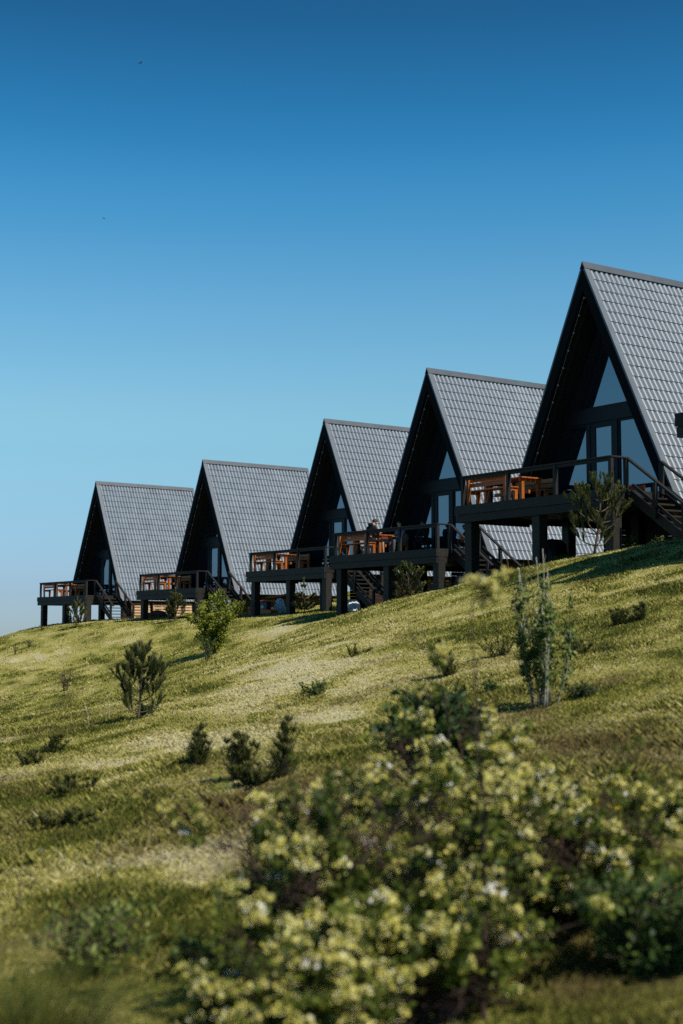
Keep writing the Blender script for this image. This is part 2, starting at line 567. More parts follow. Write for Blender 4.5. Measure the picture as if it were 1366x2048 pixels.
def make_grass(n, dmin, dmax, half_deg, hmul):
    x, y, d = grass_blades(n, dmin, dmax, half_deg)
    dr, so = sward(x, y)
    t, s = ts(x, y)
    keep = (rng.random(n) > so * 0.62)
    x, y, d, dr, s, so = x[keep], y[keep], d[keep], dr[keep], s[keep], so[keep]
    z = ground(x, y)
    n = len(x)
    tall = np.clip((fbm(x / 1.1, y / 1.1, 71) - 0.42) * 3.0, 0, 1) * (0.35 + 0.65 * (dr < 0.45))
    tall = tall + 0.22 * np.clip((fbm(x / 0.55, y / 0.55, 133, 3) - 0.57) * 6, 0, 1)
    near = np.clip((16 - d) / 9, 0, 1)
    rough = np.clip((s - 10.5) / 8.0, 0, 1)
    h = (0.022 + 0.026 * rng.random(n) + 0.045 * tall + rough * (0.02 + 0.05 * tall) * rng.random(n)) * (1 + 0.5 * near * (0.3 + tall)) * hmul * (1 - 0.3 * dr)
    tuft = (rng.random(n) < 0.010) & (d > 10)
    h = np.where(tuft, h * 1.5, h)
    h *= np.clip(0.75 + d / 140, 0, 1.2) * np.clip((d - 2.0) / 9.0, 0.3, 1.0)
    w = np.maximum(0.0022, d * 0.00032) * rng.uniform(0.6, 1.4, n)
    yaw = rng.uniform(0, 2 * math.pi, n)
    lean_a = rng.uniform(0, 2 * math.pi, n)
    lean = h * (0.35 + 0.75 * rng.random(n)) * (0.7 + 0.9 * dr)
    sx = np.cos(yaw) * w; sy = np.sin(yaw) * w
    tx = np.cos(lean_a) * lean; ty = np.sin(lean_a) * lean
    P = np.zeros((n, 4, 3))
    base = np.stack([x, y, z - 0.01], 1)
    P[:, 0] = base - np.stack([sx, sy, 0 * sx], 1)
    P[:, 1] = base + np.stack([sx, sy, 0 * sx], 1)
    mid = base + np.stack([tx * 0.35, ty * 0.35, h * 0.62], 1)
    P[:, 2] = mid + np.stack([sx, sy, 0 * sx], 1) * 0.8
    P[:, 3] = base + np.stack([tx, ty, h], 1)
    return P, dr, so


P1, d1, s1 = make_grass(420000, 4.0, 28.0, 20, 1.0)
P2, d2, s2 = make_grass(640000, 12.0, 105.0, 19, 1.0)
PG = np.concatenate([P1, P2]); dG = np.concatenate([d1, d2]); sG = np.concatenate([s1, s2])
m, nt, b = new_mat("grass blades")
ad = nt.nodes.new("ShaderNodeAttribute"); ad.attribute_name = "dry"
r0 = ramp(nt, ad.outputs["Fac"], GRASS_STOPS)
sd = nt.nodes.new("ShaderNodeAttribute"); sd.attribute_name = "soil"
r1 = nt.nodes.new("ShaderNodeMixRGB")
nt.links.new(sd.outputs["Fac"], r1.inputs[0]); nt.links.new(r0.outputs[0], r1.inputs[1])
r1.inputs[2].default_value = (0.120, 0.088, 0.030, 1)
nt.links.new(r1.outputs[0], b.inputs["Base Color"])
b.inputs["Roughness"].default_value = 0.7
b.inputs["Specular IOR Level"].default_value = 0.12
soften(nt, b, 0.68)
t_ = nt.nodes.new("ShaderNodeBsdfTranslucent"); nt.links.new(r1.outputs[0], t_.inputs["Color"])
ms = nt.nodes.new("ShaderNodeMixShader"); ms.inputs[0].default_value = 0.25
nt.links.new(b.outputs[0], ms.inputs[1]); nt.links.new(t_.outputs[0], ms.inputs[2])
nt.links.new(ms.outputs[0], nt.nodes["Material Output"].inputs["Surface"])
grass = poly_mesh("grass", PG, m)
cd = np.clip(dG + rng.normal(0, 0.27, len(dG)), 0, 1)
at_ = grass.data.attributes.new("dry", 'FLOAT', 'POINT')
at_.data.foreach_set("value", np.repeat(cd, 4).astype(np.float32))
at_ = grass.data.attributes.new("soil", 'FLOAT', 'POINT')
at_.data.foreach_set("value", np.repeat(np.clip(sG * 0.85 + rng.normal(0, 0.12, len(sG)), 0, 0.95), 4).astype(np.float32))
tag(grass, "mown and rough grass covering the hillside", "grass", kind="stuff")

# ------------------------------------------------------------------ the A-frame cabins
# local axes of a cabin: X along its front towards the right, Y back along the ridge, Z up from the deck floor
HR = 6.836                   # ridge above the deck floor
SL = 0.4736                  # half width per metre below the ridge
EA = 0.289                   # eaves below the deck floor
LR = 6.69                    # ridge length
CS = math.sqrt(1 + SL * SL)
DX, DZ = SL / CS, -1 / CS    # unit vector down the right slope
NX, NZ = 1 / CS, SL / CS     # its outward normal
WMAX = (HR + EA) * CS
WALL_Y = 0.80


def sp(w, n, side):          # point on a slope: w down it, n out of it
    return (side * (DX * w + NX * n), HR + DZ * w + NZ * n)


def slope_box(mb, w0, w1, y0, y1, n0, n1, side, mitre=False):
    p = []
    for n in (n0, n1):
        a = w0 + (-(NX / DX) * n if mitre else 0.0)
        q0 = sp(a, n, side); q1 = sp(w1, n, side)
        p += [(q0[0], y0, q0[1]), (q1[0], y0, q1[1]), (q1[0], y1, q1[1]), (q0[0], y1, q0[1])]
    if side < 0:
        p = [p[i] for i in (1, 0, 3, 2, 5, 4, 7, 6)]
    mb.hexa(p)


TP, TW = 0.2, 0.3655         # wave pitch along the ridge, tile course down the slope
NROW, NCOL = 21, 32
W_TOP = 0.19
SEG = 8


def tile_geo():
    v = []; f = []; sm_ = []
    prof = []
    for k in range(SEG + 1):
        a = k / SEG
        prof.append((a * TP, 0.056 * abs(math.sin(math.pi * a)) ** 0.85))
    top = [(-0.012, y, z - 0.002) for y, z in prof]
    bot = [(TW, y, z + 0.022) for y, z in prof]
    low = [(TW - 0.004, y, z - 0.006) for y, z in prof]
    v = top + bot + bot + low
    n = SEG + 1
    for k in range(SEG):
        f.append((k, n + k, n + k + 1, k + 1)); sm_.append(True)
        f.append((2 * n + k, 3 * n + k, 3 * n + k + 1, 2 * n + k + 1)); sm_.append(False)
    return np.array(v), f, sm_


TV, TF, TS_ = tile_geo()
tile_me = bpy.data.meshes.new("roof_tile")
tile_me.from_pydata([tuple(p) for p in TV], [], TF)
tile_me.polygons.foreach_set("use_smooth", TS_)
tile_me.materials.append(M["roof"])
tile_me.update()
N_TILE = -0.080
TILE_Y0 = 0.17


def tile_matrix(r, c, side, jit=0.0):
    w = W_TOP + r * TW; y = TILE_Y0 + c * TP
    x0, z0 = sp(w, N_TILE + jit, side)
    return Matrix(((side * DX, 0, side * NX, x0), (0, 1, 0, y), (DZ, 0, NZ, z0), (0, 0, 0, 1)))


def build_cabin(ix, loc, yaw, label, tiles_as_parts, group="A-frame cabins in a row along the hilltop"):
    root = empty("cabin", loc, -yaw)
    tag(root, label, "cabin", group)
    Mw = Matrix.Translation(Vector(loc)) @ Matrix.Rotation(-yaw, 4, 'Z')

    def gl(x, y):            # ground height in the cabin's own frame
        p = Mw @ Vector((x, y, 0))
        return gz(p.x, p.y) - loc[2]

    # roof slabs, then tiles, caps and boards on them
    mb = MB()
    for s in (1, -1):
        slope_box(mb, 0, WMAX - 0.02, 0.0, LR, -0.30, -0.090, s, True)
    roof = mb.build("roof", M["soffit"], root)
    rest = []
    n_part = 0
    for s in (1, -1):
        for c in range(NCOL):
            for r in range(NROW):
                mt = tile_matrix(r, c, s, random.uniform(-0.002, 0.003))
                if s == 1 and tiles_as_parts and c < 14:
                    o = bpy.data.objects.new("roof_tile", tile_me)
                    COL.objects.link(o); o.parent = roof; o.matrix_basis = mt
                    n_part += 1
                else:
                    rest.append(np.array(mt))
    V = np.concatenate([TV @ m_[:3, :3].T + m_[:3, 3] for m_ in rest])
    F = []
    nv = len(TV)
    for k, m_ in enumerate(rest):
        flip = np.linalg.det(m_[:3, :3]) < 0
        for f in TF:
            ff = tuple(i + k * nv for i in f)
            F.append(ff[::-1] if flip else ff)
    tm = bpy.data.meshes.new("roof_tiling")
    tm.from_pydata(V.tolist(), [], F)
    tm.polygons.foreach_set("use_smooth", TS_ * len(rest))
    tm.update()
    to = link(bpy.data.objects.new("roof_tiling", tm), M["roof"], roof)
    to["kind"] = "stuff"
    for s in (1, -1):
        mb = MB(); slope_box(mb, 0, 0.21, -0.045, LR + 0.03, -0.018, 0.012, s, True)
        mb.build("ridge_cap", M["flash"], roof)
        mb = MB(); slope_box(mb, 0.212, WMAX, -0.04, 0.165, -0.06, -0.004, s)
        mb.build("verge_flashing", M["verge"], roof)
        mb = MB(); slope_box(mb, 0.212, WMAX, LR - 0.12, LR + 0.03, -0.06, -0.004, s)
        mb.build("verge_flashing", M["verge"], roof)
        mb = MB(); slope_box(mb, 0, WMAX, -0.036, -0.001, -0.345, -0.062, s, True)
        mb.build("bargeboard", M["barge"], root)
        mb = MB(); slope_box(mb, 0, WMAX, LR + 0.001, LR + 0.03, -0.33, -0.062, s, True)
        mb.build("bargeboard", M["barge"], root)
        mb = MB(); slope_box(mb, WMAX - 0.018, WMAX + 0.004, 0.0, LR, -0.30, -0.066, s)
        mb.build("eaves_board", M["barge"], root)
        # soffit rafters seen inside the overhang
        mb = MB(); slope_box(mb, 0.6, WMAX - 0.1, 0.30, 0.36, -0.36, -0.30, s)
        mb.build("rafter", M["stain"], root)
    # bulbs strung under both edges of the overhang
    mb = MB()
    for s in (-1, 1):
        w = 0.9
        wire = []
        while w < WMAX - 0.6:
            x, z = sp(w, -0.375, s)
            mb.lathe([(0.012, 0.0), (0.030, -0.02), (0.034, -0.045), (0.018, -0.07)], (x, 0.07, z), 6)
            wire.append((x, 0.07, z + 0.006))
            w += 0.52
        mb.tube(wire, [0.006] * len(wire), 4)
    sl = mb.build("string_lights", M["bulb"], root); sl["kind"] = "stuff"

    # front wall: beam, posts and glazing in a recess behind the overhang
    hw = lambda z: SL * (HR - z) - 0.315
    Y0, Y1 = WALL_Y, WALL_Y + 0.10
    mb = MB()
    mb.box(-hw(2.36) - 0.02, hw(2.36) + 0.02, Y0 - 0.04, Y1, 2.36, 2.76)
    mb.box(-hw(0.0), hw(0.0), Y0, Y1, 0.002, 0.12)
    for a, c in ((-0.75, -0.62), (0.36, 0.45)):
        mb.box(a, c, Y0 - 0.02, Y1, 0.122, 2.358)
    fw = mb.build("front_wall", M["frame"], root)
    # gable window
    z0, z1 = 2.762, 2.762 + (hw(2.762)) / SL - 0.15
    def tri(mb, a, za, zb, y0, y1):
        mb.add([(-a, y0, za), (a, y0, za), (0, y0, zb), (-a, y1, za), (a, y1, za), (0, y1, zb)],
               [(0, 1, 2), (5, 4, 3), (0, 3, 4, 1), (1, 4, 5, 2), (2, 5, 3, 0)])
    gw = MB()
    for s in (-1, 1):
        gw.beam((s * (hw(z0) - 0.05), Y0 + 0.04, z0), (s * 0.03, Y0 + 0.04, z1 - 0.02), 0.09, 0.11, (0, 1, 0))
    gw.box(-hw(z0) + 0.1, hw(z0) - 0.1, Y0 + 0.01, Y0 + 0.09, z0, z0 + 0.06)
    g = gw.build("gable_window", M["frame"], root)
    pm = MB(); tri(pm, hw(z0) - 0.12, z0 + 0.04, z1 - 0.22, Y0 + 0.05, Y0 + 0.07)
    pm.build("pane", M["glass"], g)
    # side windows: four-sided panes following the roof
    for s in (-1, 1):
        xin = 0.75 if s < 0 else 0.45
        zt = 2.356; zb = 0.122
        ring = [(xin, zb), (hw(zb) - 0.01, zb), (hw(zt) - 0.01, zt), (xin, zt)]
        inn = [(xin + 0.06, zb + 0.06), (hw(zb + 0.06) - 0.09, zb + 0.06), (hw(zt - 0.06) - 0.09, zt - 0.06), (xin + 0.06, zt - 0.06)]
        fm = MB()
        for k in range(4):
            a, b2, c, d = ring[k], ring[(k + 1) % 4], inn[(k + 1) % 4], inn[k]
            fm.hexa([(s * a[0], Y0 + 0.01, a[1]), (s * b2[0], Y0 + 0.01, b2[1]), (s * c[0], Y0 + 0.01, c[1]), (s * d[0], Y0 + 0.01, d[1]),
                     (s * a[0], Y1 - 0.01, a[1]), (s * b2[0], Y1 - 0.01, b2[1]), (s * c[0], Y1 - 0.01, c[1]), (s * d[0], Y1 - 0.01, d[1])])
        wn_ = fm.build("side_window", M["frame"], root)
        pm = MB()
        q = inn
        pm.hexa([(s * q[k][0], Y0 + 0.045, q[k][1]) for k in range(4)] + [(s * q[k][0], Y0 + 0.06, q[k][1]) for k in range(4)])
        pm.build("pane", M["glass"], wn_)
    # glazed door
    dm = MB()
    dm.box(-0.618, -0.43, Y0 + 0.0, Y0 + 0.06, 0.122, 2.354); dm.box(0.20, 0.358, Y0 + 0.0, Y0 + 0.06, 0.122, 2.354)
    dm.box(-0.43, 0.20, Y0 + 0.0, Y0 + 0.06, 2.20, 2.354); dm.box(-0.43, 0.20, Y0 + 0.0, Y0 + 0.06, 0.122, 0.30)
    door = dm.build("door", M["frame"], root)
    pm = MB(); pm.box(-0.428, 0.198, Y0 + 0.025, Y0 + 0.04, 0.302, 2.198); pm.build("pane", M["glass"], door)
    hm = MB(); hm.box(0.245, 0.275, Y0 - 0.055, Y0 + 0.0, 1.0, 1.03); hm.box(0.245, 0.275, Y0 - 0.06, Y0 - 0.035, 0.86, 1.03)
    hm.build("handle", M["handle"], door)
    # rear wall and floor of the cabin
    mb = MB()
    k = 14
    for i in range(k):
        a0 = -hw(-0.15) + 2 * hw(-0.15) * i / k; a1 = -hw(-0.15) + 2 * hw(-0.15) * (i + 1) / k - 0.008
        top = lambda a: max(0.0, (HR - 0.7) - abs(a) / SL)
        mb.hexa([(a0, LR - 0.3, -0.2), (a1, LR - 0.3, -0.2), (a1, LR - 0.26, -0.2), (a0, LR - 0.26, -0.2),
                 (a0, LR - 0.3, top(a0)), (a1, LR - 0.3, top(a1)), (a1, LR - 0.26, top(a1)), (a0, LR - 0.26, top(a0))])
    mb.build("rear_wall", M["stain"], root)
    mb = MB(); mb.box(-hw(-0.2), hw(-0.2), Y1 + 0.001, LR - 0.31, -0.25, -0.01); mb.build("cabin_floor", M["stain"], root)

    # deck
    XA, XB, YF, YE, YS = -3.18, 3.025, -2.16, -1.45, -0.19
    nb = 20
    bw = (WALL_Y - YF - 0.06) / nb
    dk = MB()
    dk.box(XA + 0.05, XB - 0.05, YF + 0.05, WALL_Y - 0.02, -0.30, -0.045)
    dko = dk.build("deck", M["stain"], root)
    bm_me = None
    for i in range(nb):
        y0 = YF + 0.03 + i * bw
        if bm_me is None:
            q = MB(); q.box(XA + 0.02, XB - 0.02, 0, bw - 0.008, -0.04, 0.0)
            o = q.build("deck_board", M["stain"], dko); bm_me = o.data
        else:
            o = bpy.data.objects.new("deck_board", bm_me); COL.objects.link(o); o.parent = dko
        o.location = (0, y0, random.uniform(-0.002, 0.002))
    # fascia boards: two deep round three sides
    for (z0_, z1_, ins) in ((-0.262, -0.002, 0.0), (-0.489, -0.276, 0.022)):
        mb = MB(); mb.box(XA + ins, XB - ins, YF + ins, YF + 0.045 + ins, z0_, z1_); mb.build("fascia_board", M["stain"], root)
        mb = MB(); mb.box(XB - 0.045 - ins, XB - ins, YF + 0.048 + ins, YE - 0.04, z0_, z1_); mb.build("fascia_board", M["stain"], root)
        mb = MB(); mb.box(XA + ins, XA + 0.045 + ins, YF + 0.048 + ins, WALL_Y - 0.1, z0_, z1_); mb.build("fascia_board", M["stain"], root)
    mb = MB(); mb.box(XB - 0.05, XB - 0.01, YE + 0.05, YS - 0.05, -0.262, -0.045); mb.build("fascia_board", M["stain"], root)
    # posts under the deck and under the cabin
    for (x0, y0) in ((-2.86, -2.06), (-0.02, -2.06), (2.72, -2.06), (-2.86, 1.75), (-0.02, 1.75), (2.45, 1.75), (-2.5, 5.2), (0, 5.2), (2.45, 5.2)):
        g0 = gl(x0 + 0.15, y0 + 0.15)
        mb = MB()
        mb.box(x0, x0 + 0.30, y0, y0 + 0.31, g0 - 0.35, -0.30 if y0 > 0 else -0.262)
        mb.build("deck_post" if y0 < 0 else "foundation_post", M["stain"], root, 0.008)
    # cross wall in the crawl space and board skirting under the eaves
    g0 = min(gl(-2.4, 4.5), gl(2.4, 4.5))
    zt = -0.252
    nbd = max(3, int((zt - g0 + 0.25) / 0.16))
    for i in range(nbd):
        mb = MB(); mb.box(-2.79, 2.775, 4.42, 4.47, zt - (i + 1) * 0.16 + 0.008, zt - i * 0.16); mb.build("skirting_board", M["skirt"], root)
    g0 = min(gl(2.8, 0.5), gl(2.8, 6.3))
    nbd = max(3, int((zt - 0.05 - g0 + 0.25) / 0.15))
    for i in range(nbd):
        mb = MB(); mb.box(2.78, 2.84, 0.35, LR - 0.3, zt - 0.05 - (i + 1) * 0.15 + 0.008, zt - 0.05 - i * 0.15)
        mb.build("skirting_board", M["skirt"], root, 0.012)
    for i in range(nbd):
        mb = MB(); mb.box(-2.86, -2.80, 3.5, LR - 0.3, zt - 0.05 - (i + 1) * 0.15 + 0.008, zt - 0.05 - i * 0.15)
        mb.build("skirting_board", M["skirt"], root, 0.012)
    mb = MB(); mb.box(2.0, 2.77, 0.4, LR - 0.35, zt - 0.05, zt); mb.build("skirting_ledge", M["skirt"], root)

    # railing
    RT = 0.855
    for x in (-2.98, -1.02, 0.86, 2.90):
        mb = MB(); mb.box(x, x + 0.10, YF + 0.07, YF + 0.17, 0.001, RT - 0.045); mb.build("rail_post", M["stain"], root)
    for (x, y) in ((2.90, YE - 0.10), (-2.98, -1.05), (-2.98, -0.15)):
        mb = MB(); mb.box(x, x + 0.10, y, y + 0.10, 0.001, RT - 0.045); mb.build("rail_post", M["stain"], root)
    mb = MB(); mb.box(-3.0, 3.02, YF + 0.05, YF + 0.19, RT - 0.044, RT); mb.build("top_rail", M["stain"], root, 0.006)
    mb = MB(); mb.box(-2.88, 2.90, YF + 0.095, YF + 0.145, RT - 0.13, RT - 0.046); mb.build("under_rail", M["stain"], root)
    mb = MB(); mb.box(2.88, 3.02, YF + 0.192, YE + 0.02, RT - 0.044, RT); mb.build("top_rail", M["stain"], root, 0.006)
    mb = MB(); mb.box(-3.0, -2.86, YF + 0.192, -0.02, RT - 0.044, RT); mb.build("top_rail", M["stain"], root, 0.006)

    # stairs down to the right
    run, rise = 0.25, 0.176
    n = 3
    while n < 16 and gl(XB + n * run, -0.8) < -n * rise - 0.10:
        n += 1
    tread_me = None
    for i in range(n):
        if tread_me is None:
            q = MB(); q.box(0, 0.275, YE + 0.055, YS - 0.055, -0.045, 0)
            o = q.build("stair_tread", M["stain"], root); tread_me = o.data
        else:
            o = bpy.data.objects.new("stair_tread", tread_me); COL.objects.link(o); o.parent = root
        o.location = (XB + i * run, 0, -(i + 1) * rise)
        o.rotation_euler = (0, 0, random.uniform(-0.004, 0.004))
    xe = XB + n * run; ze = -n * rise
    for y in (YE, YS):
        mb = MB(); mb.beam((XB, y, -0.12), (xe + 0.1, y, ze - 0.19), 0.05, 0.24); mb.build("stair_stringer", M["stain"], root)
        mb = MB(); mb.beam((2.95, y, RT - 0.02), (xe + 0.02, y, ze + RT - 0.09), 0.12, 0.05); mb.build("handrail", M["stain"], root, 0.006)
        mb = MB(); mb.beam((XB + 0.1, y, 0.12), (xe - 0.2, y, ze + 0.30), 0.04, 0.09); mb.build("lower_rail", M["stain"], root)
        for f in (0.0, 0.5, 0.97):
            x = XB - 0.07 + f * (xe - XB); zt2 = RT - 0.06 - f * (n * rise - 0.03)
            if f == 0 and y == YE:
                continue
            lo = 0.001 if f == 0 else min(-f * n * rise - 0.1, gl(x, y) - 0.1 if f > 0.9 else 9)
            if f == 0:
                mb = MB(); mb.box(x - 0.05, x + 0.05, y - 0.05, y + 0.05, lo, zt2)
            else:
                mb = MB(); mb.box(x - 0.05, x + 0.05, y + 0.028, y + 0.128, lo, zt2) if y == YS else mb.box(x - 0.05, x + 0.05, y - 0.128, y - 0.028, lo, zt2)
            mb.build("newel_post", M["stain"], root)
    return root, Mw


CABINS = [
    ((6.861, 39.389, 3.678), 55.26, "largest fully seen A-frame cabin at the right, behind the tall pine sapling", True),
    ((3.154, 51.206, 2.868), 53.96, "A-frame cabin with the people sitting on its deck", True),
    ((-0.760, 63.196, 2.823), 54.00, "middle A-frame cabin of the row, behind the seated man's deck, tiered pine below it", True),
    ((-7.268, 73.792, 2.277), 53.67, "A-frame cabin with its stairs half hidden by the bright green bush", False),
    ((-14.552, 83.412, 2.176), 52.67, "smallest and farthest A-frame cabin, its deck against open sky at the left end", False),
    ((10.220, 26.560, 4.395), 56.60, "cabin of which only a black deck corner shows at the right edge", False),
]
CAB = []
for i, (loc, yw, lab, tp) in enumerate(CABINS):
    CAB.append(build_cabin(i, loc, R(yw), lab, tp))

# ------------------------------------------------------------------ tables and benches on the decks
TX0, TX1 = -2.93, -1.17
JIT = random.Random(4)


def bench_set(ci, where, far_bench=True):
    loc, yw = CABINS[ci][0], R(CABINS[ci][1])
    Mw = CAB[ci][1]

    def place(name, x, y, rz, label, cat, group):
        p = Mw @ Vector((x + JIT.uniform(-0.07, 0.07) * (ci > 1), y + JIT.uniform(-0.02, 0.02), 0.0))
        e = empty(name, p, -yw + rz + JIT.uniform(-0.02, 0.02))
        return tag(e, label, cat, group)

    W = TX1 - TX0
    # table, 0.8 m wide
    t = place("picnic_table", TX0, -1.33, 0, f"orange wooden table on {where}", "table", "orange wooden tables on the decks")
    for k in range(4):
        q = MB(); q.box(0, W, k * 0.2, k * 0.2 + 0.19, 0.705, 0.745); q.build("plank", M["bench"], t, 0.004)
    for (x, y) in ((0.06, 0.04), (W - 0.16, 0.04), (0.06, 0.66), (W - 0.16, 0.66)):
        q = MB(); q.box(x, x + 0.10, y, y + 0.10, 0.0, 0.62); q.build("leg", M["bench"], t)
    for x in (0.06, W - 0.16):
        q = MB(); q.box(x + 0.015, x + 0.085, 0.0, 0.80, 0.622, 0.703); q.build("cross_bar", M["bench"], t)
    q = MB(); q.box(0.14, W - 0.14, 0.37, 0.43, 0.30, 0.40); q.build("stretcher", M["bench"], t)

    def bench(name_where, y, flip):
        e = place("bench", TX0 if not flip else TX1, y, math.pi if flip else 0, f"orange wooden bench {name_where} on {where}", "bench", "orange wooden benches on the decks")
        for k in range(2):
            q = MB(); q.box(0, W, 0.10 + k * 0.19, 0.28 + k * 0.19, 0.41, 0.445); q.build("seat_plank", M["bench"], e, 0.004)
        for x in (0.03, W - 0.12):
            q = MB(); q.beam((x + 0.045, 0.06, 0), (x + 0.045, 0.035, 0.80), 0.10, 0.075, (0, 1, 0)); q.build("back_leg", M["bench"], e)
            q = MB(); q.box(x, x + 0.09, 0.36, 0.46, 0.0, 0.33); q.build("front_leg", M["bench"], e)
            q = MB(); q.box(x + 0.01, x + 0.08, 0.09, 0.47, 0.332, 0.408); q.build("seat_rail", M["bench"], e)
        for z in (0.52, 0.66):
            q = MB(); q.box(0.0, W, 0.078, 0.10, z, z + 0.12); q.build("back_plank", M["bench"], e, 0.004)
        return e
    bench("along the railing", -1.93, False)
    if far_bench:
        bench("near the wall", 0.02, True)


WHERE = ["the deck above the tall pine sapling", "the deck where people sit", "the deck above the two-tiered pine",
         "the deck left of the bright green bush", "the farthest deck against the sky"]
for i in range(5):
    bench_set(i, WHERE[i], True)

# ------------------------------------------------------------------ people on the second deck
m_skin = plain("skin", (0.50, 0.28, 0.20), 0.55, 0, 0.35, 30, 0.08)
m_black = plain("black cotton", (0.012, 0.012, 0.014), 0.85, 0, 0.2, 25, 0.3)
m_hood = plain("grey blue fleece", (0.16, 0.20, 0.27), 0.9, 0, 0.15, 25, 0.2)
m_jean = plain("grey trousers", (0.11, 0.11, 0.125), 0.85, 0, 0.2, 25, 0.2)
m_hair_b = plain("brown hair", (0.055, 0.028, 0.014), 0.6, 0, 0.3, 60, 0.4)
m_hair_d = plain("dark hair", (0.012, 0.009, 0.008), 0.55, 0, 0.3, 60, 0.4)
m_shoe = plain("white trainers", (0.70, 0.60, 0.60), 0.6)
m_sole = plain("dark red sole", (0.18, 0.02, 0.025), 0.7)
m_eye = plain("eye", (0.03, 0.02, 0.015), 0.2)
m_phone = plain("black phone", (0.01, 0.01, 0.012), 0.15)


def skin_mesh(name, mat, parent, nodes, edges, root, sub=2):
    me = bpy.data.meshes.new(name)
    keys = list(nodes)
    me.from_pydata([nodes[k][0] for k in keys], [(keys.index(a), keys.index(b_)) for a, b_ in edges], [])
    o = link(bpy.data.objects.new(name, me), mat, parent)
    md = o.modifiers.new("skin", 'SKIN'); md.use_smooth_shade = True
    for k, key in enumerate(keys):
        r_ = nodes[key][1]
        sv = me.skin_vertices[0].data[k]
        sv.radius = r_ if isinstance(r_, tuple) else (r_, r_)
        sv.use_root = (key == root)
    sb = o.modifiers.new("smooth", 'SUBSURF'); sb.levels = sub; sb.render_levels = sub
    return o


